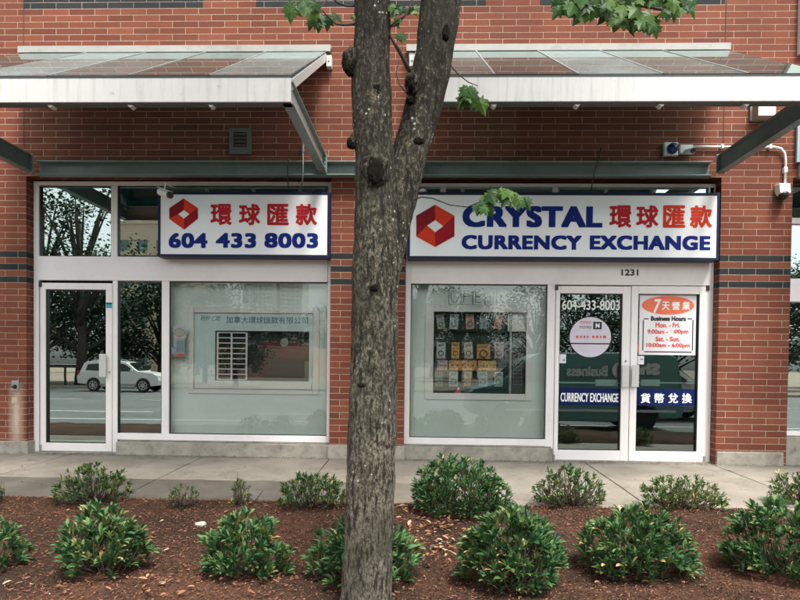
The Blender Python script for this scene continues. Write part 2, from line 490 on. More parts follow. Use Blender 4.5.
def chip_mat(name, stops, rough=0.85):
    m, t, b = new_mat(name)
    g = t.nodes.new('ShaderNodeNewGeometry')
    c = ramp(t, g.outputs['Random Per Island'], stops)
    t.links.new(c, b.inputs['Base Color']); b.inputs['Roughness'].default_value = rough; b.inputs['Specular IOR Level'].default_value = 0.2
    return m
M['chip'] = chip_mat('wood_chips', [(0.0, (0.036, 0.018, 0.012)), (0.45, (0.115, 0.052, 0.031)), (0.85, (0.20, 0.095, 0.056)), (0.985, (0.22, 0.11, 0.065)), (1.0, (0.36, 0.25, 0.17))])
mb = MB()
for i in range(44000):
    y = -2.12 - 3.0 * rng.random() ** 1.2; hw = (y + 7.5) * 0.72 + 0.3
    x = rng.uniform(-hw, hw)
    if y > -2.2: y = -2.2 + bed_edge(x) + rng.uniform(-0.06, 0.03)
    L, W = rng.uniform(0.006, 0.022), rng.uniform(0.0025, 0.006)
    if rng.random() < 0.04: L *= 1.8
    a = rng.uniform(0, math.pi); tl = rng.gauss(0, 0.35); z = max(gz(x, y), gz(x, -2.1) if y > -2.2 else -9) + rng.uniform(0.002, 0.016)
    d = Vector((math.cos(a) * math.cos(tl), math.sin(a) * math.cos(tl), math.sin(tl))); s_ = Vector((-math.sin(a), math.cos(a), rng.gauss(0, 0.35)))
    c = Vector((x, y, z)); up = Vector((0, 0, W * 0.5))
    mb.quad(c - d*L/2 - s_*W/2, c + d*L/2 - s_*W/3, c + d*L/2 + s_*W/3 + up, c - d*L/2 + s_*W/2 + up)
tag(mb.build('mulch_chips', M['chip']), 'reddish brown bark mulch chips scattered over the planting bed', 'mulch', kind='stuff')
# fallen leaves
M['litter'] = chip_mat('dry_leaves', [(0.0, (0.17, 0.07, 0.035)), (0.5, (0.27, 0.14, 0.075)), (0.8, (0.36, 0.22, 0.13)), (1.0, (0.50, 0.40, 0.30))], 0.7)
mb = MB()
def litter(x, y, L):
    a = rng.uniform(0, 2*math.pi); c = Vector((x, y, gz(x, y) + rng.uniform(0.012, 0.03)))
    d = Vector((math.cos(a), math.sin(a), rng.gauss(0, 0.25))); s_ = Vector((-math.sin(a), math.cos(a), rng.gauss(0, 0.2))) * 0.22
    up = Vector((0, 0, 0.12 * L))
    P = [c - d*L/2, c - d*L*0.2 + s_*L + up, c + d*L*0.2 + s_*L*0.9 + up, c + d*L/2, c + d*L*0.2 - s_*L*0.9 + up*0.7, c - d*L*0.2 - s_*L + up*0.7]
    mb.quad(P[0], P[1], P[2], P[3]); 
    n = len(mb.v) - 4
    mb.v += [tuple(P[4]), tuple(P[5])]; mb.f.append((n, n + 3, n + 4, n + 5)); mb.m.append(0)
for (px, py, w, h, k) in ((435, 535, 32, 26, 170), (120, 590, 120, 12, 26), (400, 560, 400, 40, 55), (640, 580, 150, 20, 14), (130, 500, 120, 40, 18), (440, 515, 50, 10, 50)):
    for i in range(k):
        g = ground_at(rng.gauss(px, w * 0.55), min(598, rng.gauss(py, h * 0.6)))
        if g.y < -2.2: litter(g.x, g.y, rng.uniform(0.025, 0.055))
tag(mb.build('leaf_litter', M['litter']), 'dry tan fallen leaves lying thickest in the gap right of the tree', 'fallen leaves', kind='stuff')

mb = MB()
for i in range(420):
    x = rng.uniform(-5.2, 4.4); y = -0.03 - abs(rng.gauss(0, .035)); L = rng.uniform(.004, .016); a = rng.uniform(0, 3.14)
    if rng.random() < .25: y = rng.uniform(-2.1, -.05)
    c = Vector((x, y, gz(x, y) + .003)); d = Vector((math.cos(a), math.sin(a), .1)) * L; s_ = Vector((-math.sin(a), math.cos(a), .1)) * L * .5
    mb.quad(c - d, c + s_, c + d + Vector((0, 0, L * .4)), c - s_)
tag(mb.build('pavement_debris', M['chip']), 'small brown leaf bits and grit along the foot of the wall', 'debris', kind='stuff')
g_ = ground_at(201, 526); mb = MB(); b_ = bmesh.new(); bmesh.ops.create_icosphere(b_, subdivisions=2, radius=1)
for v in b_.verts: n_ = 1 + .3 * noise.noise(v.co * 1.7); mb.v.append((g_.x + v.co.x * .045 * n_, g_.y + v.co.y * .03 * n_, g_.z + .012 + v.co.z * .022 * n_))
for f in b_.faces: mb.f.append(tuple(v.index for v in f.verts)); mb.m.append(0)
b_.free()
tag(mb.build('pale_stone', plain('pale_stone', (.45, .42, .37), .8, nscale=30)), 'small pale stone on the mulch above the second front shrub', 'stone')

# road, far pavement and lot behind the camera (seen reflected in the glass)
def asphalt_mat():
    m, t, b = new_mat('asphalt')
    p = geo(t)
    c = ramp(t, noisen(t, 0.5, 8, 0.65, p), [(0.3, (0.075, 0.075, 0.073)), (0.7, (0.13, 0.128, 0.122))])
    t.links.new(c, b.inputs['Base Color']); b.inputs['Roughness'].default_value = 0.75
    bump(t, noisen(t, 80, 4, 0.7, p), 0.6, 0.004, b)
    return m
M['asphalt'] = asphalt_mat()
ZR = -0.50
mb = MB(); mb.quad((-400, -31, ZR), (400, -31, ZR), (400, -5.8, ZR), (-400, -5.8, ZR)); struct(mb.build('road', M['asphalt']))
mb = MB(); mb.box(-60, 60, -5.8, -5.6, -0.6, -0.33); struct(mb.build('kerb', M['conc'], bevel=0.015))
mb = MB(); mb.box(-400, 400, -31.2, -31, -0.6, -0.36); struct(mb.build('far_kerb', M['conc']))
mb = MB(); mb.quad((-400, -1400, -0.38), (400, -1400, -0.38), (400, -31.2, -0.38), (-400, -31.2, -0.38))
struct(mb.build('lot_ground', plain('dusty_lot', (0.24, 0.185, 0.13), 0.9, nscale=0.3)))
mb = MB()
for y in (-12.5, -19.3):
    for i in range(-12, 13): mb.quad((i*6.0, y - .06, ZR + .004), (i*6.0 + 3.4, y - .06, ZR + .004), (i*6.0 + 3.4, y + .06, ZR + .004), (i*6.0, y + .06, ZR + .004))
mb.quad((-90, -9.8, ZR + .004), (90, -9.8, ZR + .004), (90, -9.68, ZR + .004), (-90, -9.68, ZR + .004))
struct(mb.build('lane_markings', plain('road_paint', (0.7, 0.69, 0.65), 0.7)))
mb = MB(); mb.quad((-400, 10.5, -0.12), (400, 10.5, -0.12), (400, 400, -0.12), (-400, 400, -0.12))
struct(mb.build('back_ground', M['conc']))
for sgn, (xa, xb) in (('l', (-60, XL)), ('r', (XR, 60))):
    mb = MB(); mb.box(xa, xb, -5.6, 10.4, -0.6, -0.11); struct(mb.build('side_ground', M['conc']))
mb = MB(); mb.box(-14, -9, -5.6, -2.17, -0.5, -0.2); mb.box(9, 14, -5.6, -2.17, -0.5, -0.2); struct(mb.build('bed_ends', M['mulch']))

# ================================================================== BUILDING
B = empty('brick_building', (0, 0, 0), 'red brick building with charcoal stripe courses and two white framed shopfronts', 'building')
xa = at(26.4, 300, 0).x; xb = at(330.4, 300, 0).x; xc = at(404.8, 300, 0).x; xd = at(718.9, 300, 0).x; xe = at(790.0, 300, 0).x
Z_OPEN = at(400, 177, 0).z
ZTOP = 9.5
PL = at(400, 446, 0).z          # top of the concrete plinth blocks
PL_L, PL_M, PL_R = at(14, 441, 0).z, at(370, 445.5, 0).z, at(755, 452, 0).z
def row(k): return ZS + k * CH   # bottom of course k above stripe 1 (k = 0 is the stripe itself)
stripes = [0, -2, -4]
zcuts = {PL, Z_OPEN, ZTOP, -0.2}
for k in stripes: zcuts |= {row(k), row(k) + CH}
kb = round((at(400, 5.5, 0).z - ZS) / CH); zband = (row(kb), row(kb) + 3 * CH)
zcuts |= set(zband)
seg = [(at(a, 3, 0).x) for a in (23, 203, 256, 486, 540, 725)]
xf = 7.9
xcuts = sorted({-9.0, xa, xb, xc, xd, xe, xf, 12.0, *seg})
zc = sorted(zcuts)
mb = MB()
for i in range(len(xcuts) - 1):
    for j in range(len(zc) - 1):
        X0, X1, Z0, Z1 = xcuts[i], xcuts[i+1], zc[j], zc[j+1]
        xm, zm = (X0 + X1) / 2, (Z0 + Z1) / 2
        pier = not (xa < xm < xb or xc < xm < xd or xe < xm < xf)
        if zm < Z_OPEN and not pier: continue
        mi = 0
        if zm < Z_OPEN and any(row(k) < zm < row(k) + CH for k in stripes): mi = 1
        if zband[0] < zm < zband[1] and (seg[0] < xm < seg[1] or seg[2] < xm < seg[3] or seg[4] < xm < seg[5]): mi = 1
        mb.quad((X0, 0, Z0), (X1, 0, Z0), (X1, 0, Z1), (X0, 0, Z1), mi)
zl = [z for z in zc if z <= Z_OPEN + 1e-6]
for X in (xa, xb, xc, xd, xe, xf):
    for j in range(len(zl) - 1):
        zm = (zl[j] + zl[j+1]) / 2
        mi = 1 if any(row(k) < zm < row(k) + CH for k in stripes) else 0
        mb.quad((X, 0, zl[j]), (X, 0.5, zl[j]), (X, 0.5, zl[j+1]), (X, 0, zl[j+1]), mi)
for (X0, X1) in ((xa, xb), (xc, xd), (xe, xf)):
    mb.quad((X0, 0, Z_OPEN), (X1, 0, Z_OPEN), (X1, 0.5, Z_OPEN), (X0, 0.5, Z_OPEN), 0)
    mb.quad((X0, 0.5, Z_OPEN), (X1, 0.5, Z_OPEN), (X1, 0.5, Z_OPEN + 1), (X0, 0.5, Z_OPEN + 1), 0)
mb.quad((-9, 0, -.2), (-9, 10, -.2), (-9, 10, ZTOP), (-9, 0, ZTOP)); mb.quad((12, 0, -.2), (12, 10, -.2), (12, 10, ZTOP), (12, 0, ZTOP))
mb.quad((-9, 10, -.2), (12, 10, -.2), (12, 10, ZTOP), (-9, 10, ZTOP)); mb.quad((-9, 0, ZTOP), (12, 0, ZTOP), (12, 10, ZTOP), (-9, 10, ZTOP))
mb.build('wall', [M['brick'], M['brick_dark']], B)
# vertical movement joints
mb = MB(); j1, j2 = at(23.8, 60, 0).x, at(725, 60, 0).x
z0j = at(24, 148, 0).z
mb.box(j1 - .004, j1 + .004, -.003, .01, z0j, ZTOP); mb.build('movement_joint', M['joint'], B); mb = MB(); mb.box(j2 - .005, j2 + .005, -.003, .01, z0j - .05, ZTOP)
mb.build('movement_joint', M['joint'], B)
# plinth blocks
for (X0, X1, zt) in ((-9.0, xa + 0.02, PL_L), (xb - 0.02, xc + 0.02, PL_M), (xd + 0.012, xe - 0.03, PL_R), (xf, 12.0, PL)):
    mb = MB(); mb.box(X0, X1, -0.012, 0.5, -0.3, zt); mb.build('plinth', M['conc'], B, bevel=0.012)
# side flats of pier base under right jamb
# interior rooms (dim shop interior seen through the glass)
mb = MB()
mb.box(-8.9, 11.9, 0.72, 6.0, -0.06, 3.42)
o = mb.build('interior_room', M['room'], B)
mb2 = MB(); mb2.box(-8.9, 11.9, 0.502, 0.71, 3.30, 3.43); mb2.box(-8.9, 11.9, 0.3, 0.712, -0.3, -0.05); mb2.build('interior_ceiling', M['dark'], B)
# open the street side of the room
bm = bmesh.new(); bm.from_mesh(o.data)
for f in list(bm.faces):
    if f.calc_center_median().y < 0.8: bm.faces.remove(f)
bm.to_mesh(o.data); bm.free()
# steel channel above each bay
def channel(name, X0, X1, z0, z1, parent):
    mb = MB()
    mb.box(X0, X1, -0.03, -0.004, z0, z1)
    mb.box(X0, X1, -0.115, -0.03, z1 - 0.014, z1); mb.box(X0, X1, -0.115, -0.03, z0, z0 + 0.014)
    return mb.build(name, M['teal'], parent, bevel=0.003)
zb0, zb1 = at(400, 175.5, -0.1).z, at(400, 161.0, -0.1).z
channel('steel_beam', at(36, 168, -.1).x, at(712, 168, -.1).x, zb0, zb1, B)
channel('steel_beam', xe + 0.05, 8.6, zb0, zb1, B)

# ------------------------------------------------------------------ shopfront frames
FY0, FY1, GY = 0.135, 0.21, 0.172
def frame_boxes(mb, boxes, y0=FY0, y1=FY1):
    for (x0, y0p, x1, y1p) in boxes:
        a, b_, c, d = rect(x0, y0p, x1, y1p, y0)
        mb.box(a, b_, y0, y1, c, d)
def pane(name, x0, y0, x1, y1, mat, parent, Y=GY):
    a, b_, c, d = rect(x0, y0, x1, y1, FY0)
    e = 0.012
    mb = MB(); mb.box(a - e, b_ + e, Y, Y + 0.008, c - e, d + e)
    return mb.build(name, mat, parent)
def gasket(mb, x0, y0, x1, y1, w=0.008, Y=0.150):
    a, b_, c, d = rect(x0, y0, x1, y1, FY0)
    mb.box(a, b_, Y, GY - .001, c, c + w); mb.box(a, b_, Y, GY - .001, d - w, d); mb.box(a, a + w, Y, GY - .001, c + w, d - w); mb.box(b_ - w, b_, Y, GY - .001, c + w, d - w)
zh = at(200, 181.5, FY0).z
def span(X0, X1, Z0, Z1, y0=FY0, y1=FY1): 
    return (X0, X1, y0, y1, Z0, Z1)
def zz(px, py, Y=FY0): return at(px, py, Y).z
def xx(px, py=300, Y=FY0): return at(px, py, Y).x

# ---- left bay
ZHEAD = zz(180, 181.5); ZT1 = zz(180, 185.5); ZT0 = zz(90, 256.5); ZW1 = zz(245, 281.5); ZW0 = zz(245, 435); ZS0 = zz(245, 441.5); ZD0 = zz(78, 451.5)
LF = MB()
xl0 = xa + 0.004; xl1 = xb - 0.004
vj, vm1, vm2 = xx(38.8, 220), xx(111, 220), xx(117.3, 220)
LF.box(xl0, vj, FY0, FY1, -0.03, ZHEAD)                       # left jamb
LF.box(xx(327.5), xl1, FY0, FY1, ZS0, ZHEAD)                   # right jamb
LF.box(vj, xx(327.5), FY0, FY1, ZT1, ZHEAD)                   # head
LF.box(vm1, vm2, FY0, FY1, ZT0, ZT1)                          # transom mullion
LF.box(vj, xx(327.5), FY0 - .006, FY1, ZW1, ZT0)              # white spandrel panel
LF.box(xx(112.5, 360), xx(117.3, 360), FY0, FY1, ZS0, ZW1)    # door post
LF.box(xx(161.5, 360), xx(169, 360), FY0, FY1, ZW0, ZW1)      # mullion
LF.box(xx(117.3, 360), xx(327.5), FY0, FY1, ZS0, ZW0)         # sill
LF.box(xx(112.5, 360), xx(117.3, 440), FY0, FY1, ZD0, ZS0)
lf = LF.build('shopfront_frame', M['white'], B, bevel=0.004)
G = MB()
gasket(G, 39.2, 186, 111, 256.2); gasket(G, 117.4, 186, 327, 256.2); gasket(G, 117.5, 282, 161.3, 434.8); gasket(G, 169.2, 282, 327.2, 434.8)
G.build('gasket', M['black'], lf)
pane('transom_pane', 39.2, 186, 111, 256.2, M['g_dark'], lf); pane('transom_pane', 117.4, 186, 327, 256.2, M['g_dark'], lf)
pane('sidelight_pane', 117.5, 282, 161.3, 434.8, M['g_dark'], lf)
pane('window_pane', 169.2, 282, 327.2, 434.8, M['g_clear'], lf)
def door(x0, y0, x1, y1, gx0, gy0, gx1, gy1, gm, hinge, label, handle_x, hy0, hy1, lock=False):
    a, b_, c, d = rect(x0, y0, x1, y1, FY0)
    ga, gb, gc, gd = rect(gx0, gy0, gx1, gy1, FY0)
    mb = MB(); Y0, Y1 = FY0 - 0.008, FY1 - 0.012
    mb.box(a, ga, Y0, Y1, c, d); mb.box(gb, b_, Y0, Y1, c, d); mb.box(ga, gb, Y0, Y1, gd, d); mb.box(ga, gb, Y0, Y1, c, gc)
    o = mb.build('door', M['white'], B, bevel=0.004); o['label'] = label
    g = MB(); w = .007
    g.box(ga, gb, Y0 + .012, GY - .002, gc, gc + w); g.box(ga, gb, Y0 + .012, GY - .002, gd - w, gd); g.box(ga, ga + w, Y0 + .012, GY - .002, gc + w, gd - w); g.box(gb - w, gb, Y0 + .012, GY - .002, gc + w, gd - w)
    g.build('gasket', M['black'], o)
    p = MB(); p.box(ga - .01, gb + .01, GY - .001, GY + .006, gc - .01, gd + .01); p.build('pane', gm, o)
    hx = at(handle_x, (hy0 + hy1) / 2, Y0).x; h0, h1 = at(handle_x, hy1, Y0).z, at(handle_x, hy0, Y0).z
    h = MB(); h.box(hx - .042, hx + .042, Y0 - .055, Y0 - .040, h0, h1); h.box(hx - .012, hx + .012, Y0 - .040, Y0, h0 + .02, h0 + .05); h.box(hx - .012, hx + .012, Y0 - .040, Y0, h1 - .05, h1 - .02)
    h.build('handle', M['white2'], o, bevel=0.005)
    k = MB(); hxx = a + .006 if hinge == 'l' else b_ - .006
    k.box(hxx - .018, hxx + .018, Y0 - .012, Y0 + .02, d - .05, d + .012); k.build('hinge', M['black'], o, bevel=.003)
    k = MB(); k.box(hxx - .012, hxx + .012, Y0 - .012, Y0 + .02, c + .005, c + .075); k.build('hinge', M['grey'], o, bevel=.003)
    return o, Y0
dl, DY = door(40.5, 283, 112.2, 451.2, 46, 289.5, 106, 443, M['g_dark'], 'l', 'white framed glass door at the left end', 104.5, 354, 377)
c = MB(); q = at(109.2, 372, DY); c.lathe((q.x + .006, DY - .004, q.z), [(0.010, -.004), (0.010, .004)], 'y', 12); c.build('lock', M['grey'], dl)
# ---- right bay
ZT0r = zz(560, 256.5)
ZHR = zz(560, 183.5)
RF = MB()
xr0, xr1 = xc + 0.004, xd - 0.004
wl, wr = xx(410, 360), xx(546.5, 360)
ZWr1, ZWr0, ZSr0 = zz(478, 284), zz(478, 438.3), zz(478, 445)
ZDt, ZDb = zz(629, 285.8), zz(629, 461.3)
dpl, dpr = xx(554.2, 370), xx(706.3, 370)
RF.box(xr0, wl, FY0, FY1, ZSr0, ZHR); RF.box(dpr, xr1, FY0, FY1, -0.03, ZHR)
zt1r = zz(560, 187)
RF.box(wl, dpr, FY0, FY1, zt1r, ZHR)
RF.box(wl, dpr, FY0 - .006, FY1, ZWr1, ZT0r)
RF.box(wr, dpl, FY0, FY1, ZDb, ZWr1)
RF.box(dpl, dpr, FY0, FY1, ZDt + .006, ZWr1)
RF.box(wl, wr, FY0, FY1, ZSr0, ZWr0)
for px in (440, 552, 708): RF.box(xx(px, 220), xx(px + 5.5, 220), FY0, FY1, ZT0r, zt1r)
rf = RF.build('shopfront_frame', M['white'], B, bevel=0.004)
G = MB(); gasket(G, 410.2, 284.2, 546.3, 438.2); G.build('gasket', M['black'], rf)
pane('window_pane', 410.2, 284.2, 546.3, 438.2, M['g_clear'], rf)
pane('transom_pane', 411, 187.2, 706, 256.2, M['g_dark'], rf)
d1, _ = door(554.6, 286.2, 629.3, 461.2, 558.8, 293.5, 621.2, 450.2, M['g_door'], 'l', 'left leaf of the double glass door with phone number lettering', 624.2, 365, 387)
d2, _ = door(629.9, 286.2, 706, 461.8, 636.8, 294, 698, 451.3, M['g_door'], 'r', 'right leaf of the double glass door with business hours notice', 634.0, 365, 387)
for o_, px in ((d1, 625.8),):
    q = at(px, 361, DY); c = MB(); c.lathe((q.x, DY - .004, q.z), [(0.012, -.004), (0.012, .004)], 'y', 12); c.build('lock', M['grey'], o_)
# push bars on the inner side of the double doors
for o_, (x0, x1, bx0, bx1) in ((d1, (558, 622, 595, 617)), (d2, (637, 698, 640, 659))):
    a, b_, c0, d0 = rect(x0, 382, x1, 383.6, 0.25); mb = MB(); mb.box(a + .01, b_ - .01, 0.225, 0.245, c0, d0)
    a, b_, c0, d0 = rect(bx0, 379.5, bx1, 386, 0.25); mb.box(a, b_, 0.215, 0.255, c0, d0); mb.build('push_bar', M['white2'], o_, bevel=.004)
# door lettering and bands
YV = GY - 0.0035
def rtext(body, x0, y0, x1, y1, Y, mat, parent, **k):
    a, b_, c0, d0 = rect(x0, y0, x1, y1, Y); return text(body, a, b_, c0, d0, Y, mat, parent, **k)
rtext('604-433-8003', 562, 300.2, 620, 310.0, YV, M['wvinyl'], d1, bold=0.018)
for o_, (x0, x1, y0, y1) in ((d1, (559.3, 620.8, 388.3, 405.2)), (d2, (637.3, 697.5, 389.0, 406.0))):
    a, b_, c0, d0 = rect(x0, y0, x1, y1, YV); mb = MB(); mb.box(a, b_, YV, YV + .001, c0, d0); mb.build('blue_band', M['bband'], o_)
rtext('CURRENCY EXCHANGE', 560.5, 393, 618.5, 402, YV - .001, M['wvinyl'], d1, bold=0.025)
for i, ch in enumerate('貨幣兌換'):
    cx = 645.5 + i * 13.8; rtext(ch, cx - 4.9, 393.2, cx + 4.9, 403.2, YV - .001, M['wvinyl'], d2, bold=0.028)
rtext('1231', 621.3, 269.2, 638.5, 275.8, FY0 - .008, M['black'], rf, name='house_number', bold=0.06)
# concrete kerb under the windows
for (x0, x1, zt) in ((xx(118.5, 445, .10), xb - .004, ZS0 - .004), (xc + .004, xx(551.5, 450, .10), ZSr0 - .004)):
    mb = MB(); mb.box(x0, x1, 0.03, 0.30, -0.3, zt - .012); mb.box(x0, x1, 0.115, 0.30, zt - .010, zt); mb.build('window_kerb', M['conc'], B, bevel=.010)
for a_, b2_ in ((xa + .004, xx(118, 445, .1)), (xx(551.8, 450, .1), xd - .004)):
    mb = MB(); mb.box(a_, b2_, .10, .5, -.3, -0.024); mb.build('threshold', M['conc'], B)

# ---- far right bay (a sliver shows past the right pier)
mb = MB()
mb.box(xe + .004, xf - .004, .10, .2, zz(795, 302), zz(795, 279)); mb.box(xe + .004, xf - .004, .12, .2, zz(795, 224), zz(795, 218))
mb.box(xe + .004, xf - .004, .10, .2, zz(795, 435.5), zz(795, 431)); mb.box(xf - .1, xf - .004, .12, .2, 0, 3.2)
mb.box(5.9, 6.0, .12, .2, 0.1, 3.2)
nf = mb.build('shopfront_frame', M['white'], B, bevel=.004)
mb = MB(); mb.box(xe + .004, xf - .004, .165, .172, .1, Z_OPEN - .02); mb.build('window_pane', M['g_dark'], nf)
mb = MB(); mb.box(xe + .004, xf - .004, .05, .3, -.3, zz(795, 436)); mb.build('window_kerb', M['conc'], B, bevel=.01)
M['pblue'] = plain('pale_blue_panel', (0.36, 0.50, 0.54), 0.5)
mb = MB(); zz0 = at(795, 186, 0).z
mb.box(xe + .012, xf, -.05, -.02, zb1 + .01, at(795, 103, 0).z); mb.build('blue_panel', M['pblue'], B)
mb = MB(); mb.box(at(798.5, 30, -.02).x, 12, -.06, -.002, at(799, 56, 0).z, ZTOP); mb.build('white_cladding', M['white2'], B)

# ---- display window boxes
def display_box(x0, y0, x1, y1, dep, name='display_box'):
    a, b_, c0, d0 = rect(x0, y0, x1, y1, FY0)
    a -= .01; b_ += .01; c0 -= .01; d0 += .01
    mb = MB(); t_ = .02; y0_, y1_ = .215, .215 + dep
    mb.box(a - t_, a, y0_, y1_, c0, d0); mb.box(b_, b_ + t_, y0_, y1_, c0, d0); mb.box(a - t_, b_ + t_, y0_, y1_, c0 - t_, c0); mb.box(a - t_, b_ + t_, y0_, y1_, d0, d0 + t_)
    return mb, (a, b_, c0, d0, y1_)
def back_with_hole(mb, A, H, Y, th=.02, mi=0):
    a, b_, c0, d0 = A; h0, h1, h2, h3 = H
    mb.box(a, h0, Y, Y + th, c0, d0, mi); mb.box(h1, b_, Y, Y + th, c0, d0, mi); mb.box(h0, h1, Y, Y + th, c0, h2, mi); mb.box(h0, h1, Y, Y + th, h3, d0, mi)
def frame_ring(mb, O, I, y0, y1, mi=0):
    a, b_, c0, d0 = O; e, f, g, h = I
    mb.box(a, e, y0, y1, c0, d0, mi); mb.box(f, b_, y0, y1, c0, d0, mi); mb.box(e, f, y0, y1, c0, g, mi); mb.box(e, f, y0, y1, h, d0, mi)
# left: board with company name and a hatch
DEP = 0.10
mb, (a, b_, c0, d0, yb) = display_box(169.2, 282, 327.2, 434.8, DEP)
hole = rect(215, 331, 309, 381, yb)
bo = rect(193, 312.5, 313.5, 391, yb)
back_with_hole(mb, (a - .02, b_ + .02, c0 - .02, d0 + .02), bo, yb)
mb.build('display_box', M['inner'], B)
W = empty('window_board', ((bo[0]+bo[1])/2, yb, bo[2]), 'pale teal board with company name and slatted hatch inside left shop window', 'window board')
mb = MB(); back_with_hole(mb, bo, hole, yb + .004, .012); mb.build('board', M['board'], W)
mb = MB(); frame_ring(mb, rect(188, 307, 319, 394, yb - .03), rect(193.5, 313, 312.5, 389.5, yb - .03), yb - .03, yb - .001); 
mb.build('moulding', M['inner2'], W, bevel=.006)
mb = MB(); q = rect(195, 382, 311.5, 389, yb); mb.box(q[0], q[1], yb - .022, yb + .003, q[2], q[3]); mb.build('ledge', M['inner2'], W, bevel=.004)
rtext('加拿大環球匯款有限公司', 226, 316.3, 308, 323.6, yb + .002, M['tealink'], W, bold=0.02)
rtext('特快汇款', 200.5, 315.5, 221, 321, yb + .002, M['tealink'], W, bold=0.01, shear=0.3)
mb = MB()
sl = rect(216.5, 332.5, 245.5, 379.5, yb)
for k in range(10):
    z = sl[2] + (sl[3] - sl[2]) * k / 9
    mb.box(sl[0], sl[1], yb + .020, yb + .034, z - .006, z + .006)
for px in (217, 231, 246): x = at(px, 355, yb).x; mb.box(x - .010, x + .010, yb + .018, yb + .036, sl[2], sl[3])
mb.build('slat', M['wvinyl'], W)
mb = MB(); mb.box(hole[0] - .05, hole[1] + .05, yb + .17, yb + .18, hole[2] - .05, hole[3] + .05); mb.build('hatch_back', M['dark'], W)
# stickers on the left window
def sheet(name, x0, y0, x1, y1, Y, mat, label, cat, group=None):
    a, b_, c0, d0 = rect(x0, y0, x1, y1, Y); e = empty(name, ((a+b_)/2, Y, c0), label, cat, group)
    mb = MB(); mb.box(a, b_, Y, Y + .001, c0, d0); mb.build('sheet', mat, e); return e
def ellipse(cx, cy, rx, ry, Y, mat, parent, name, inner=None, n=40, th=.001):
    c = at(cx, cy, Y); sx = abs(at(cx + rx, cy, Y).x - c.x); sz = abs(at(cx, cy + ry, Y).z - c.z)
    mb = MB(); mb.prism([(c.x + sx*math.cos(2*math.pi*k/n), c.z + sz*math.sin(2*math.pi*k/n)) for k in range(n)], 'y', Y, Y + th); return mb.build(name, mat, parent)
yi = GY + .012
e = sheet('notice', 173.5, 327, 186, 338.5, yi, M['paper'], 'white notice with an oval emblem, upper sheet at left window edge', 'notice')
ellipse(179.5, 332.5, 5.6, 4.2, yi - .0012, M['grey'], e, 'oval'); ellipse(179.5, 332.5, 4.8, 3.4, yi - .0024, plain('cream_print', (.66, .60, .48), .6), e, 'oval_face')
e = sheet('notice', 173.5, 338.8, 184.5, 356.8, yi, M['lilac'], 'pale notice with teal block and orange foot below the oval notice', 'notice')
q = rect(176.5, 340.5, 183.5, 352, yi - .001); mb = MB(); mb.box(q[0], q[1], yi - .002, yi - .001, q[2], q[3]); mb.build('block', plain('blue_grey_print', (.30, .42, .46), .6), e)
q = rect(174, 353.5, 184, 356.4, yi - .001); mb = MB(); mb.box(q[0], q[1], yi - .002, yi - .001, q[2], q[3]); mb.build('foot', M['orange'], e)
e = sheet('sticker', 170, 346.5, 176.8, 354.5, yi - .004, M['paper'], 'small square white sticker edged in red at left window edge', 'sticker')
q = rect(171.2, 348.2, 176, 352.5, yi - .006); mb = MB(); mb.box(q[0], q[1], yi - .0062, yi - .0052, q[2], q[3]); mb.build('print', plain('pale_blue_print', (.35, .45, .6), .6), e)
e = sheet('sticker', 106.2, 302.8, 111.8, 308, DY - .003, plain('sky_blue_print', (.02, .35, .5), .5), 'small sky blue sticker with dark top on the left door frame', 'sticker')
q = rect(106.2, 302.6, 111.8, 304.2, DY - .004); mb = MB(); mb.box(q[0], q[1], DY - .0045, DY - .0035, q[2], q[3]); mb.build('top_strip', M['black'], e)

# right: display cabinet with banknotes
mb, (a, b_, c0, d0, yb) = display_box(410.2, 284.2, 546.3, 438.2, DEP)
op = rect(433, 311.5, 526.5, 394, yb)
back_with_hole(mb, (a - .02, b_ + .02, c0 - .02, d0 + .02), op, yb)
mb.build('display_box', M['inner'], B)
K = empty('display_cabinet', ((op[0]+op[1])/2, yb, op[2]), 'pale framed display cabinet of banknotes inside right shop window', 'display cabinet')
mb = MB(); frame_ring(mb, rect(425, 304.5, 532.5, 400, yb - .03), rect(433.5, 312, 526, 393.5, yb - .03), yb - .03, yb - .001); mb.build('moulding', M['inner2'], K, bevel=.006)
yk = yb + .13
M['velvet'] = plain('dark_green_backing', (0.022, 0.045, 0.042), 0.9)
mb = MB(); mb.box(op[0] - .03, op[1] + .03, yk, yk + .01, op[2] - .03, op[3] + .03); mb.build('backing', M['velvet'], K)
for py in (330.8, 359.5, 387.8):
    z = at(470, py, yb + .06).z; mb = MB(); x0_, x1_ = at(434, py, yb + .06).x, at(507, py, yb + .06).x
    mb.box(x0_, x1_, yb + .03, yk, z - .006, z); 
    for k in range(11): xk = x0_ + (x1_ - x0_) * (k + .5) / 11; mb.box(xk - .006, xk + .006, yb + .022, yb + .03, z - .010, z + .003)
    mb.build('shelf', M['dark'], K)
q = rect(508, 311.5, 526.5, 331.5, yb + .05); mb = MB(); mb.box(q[0], q[1], yb + .05, yk - .002, q[2], q[3]); mb.build('side_panel', M['inner2'], K)
q = rect(509.5, 312, 511.5, 394, yb + .04); mb = MB(); mb.box(q[0], q[1], yb + .03, yk - .002, q[2] , q[3] ); mb.build('divider', M['grey'], K)
T = empty('wall_terminal', (*at(518, 394, yb + .06)[:2], at(518, 394, yb + .06).z), 'black payment terminal with keypad at right side of the display cabinet', 'terminal')
q = rect(511.8, 332.5, 525, 393.5, yb + .05); mb = MB(); mb.box(q[0], q[1], yb + .05, yk - .003, q[2], q[3]); mb.build('housing', M['black'], T, bevel=.005)
q = rect(513.5, 338, 521.5, 347.5, yb + .047); mb = MB(); mb.box(q[0], q[1], yb + .045, yb + .049, q[2], q[3]); mb.build('screen', plain('grey_screen', (.22, .26, .25), .3), T)
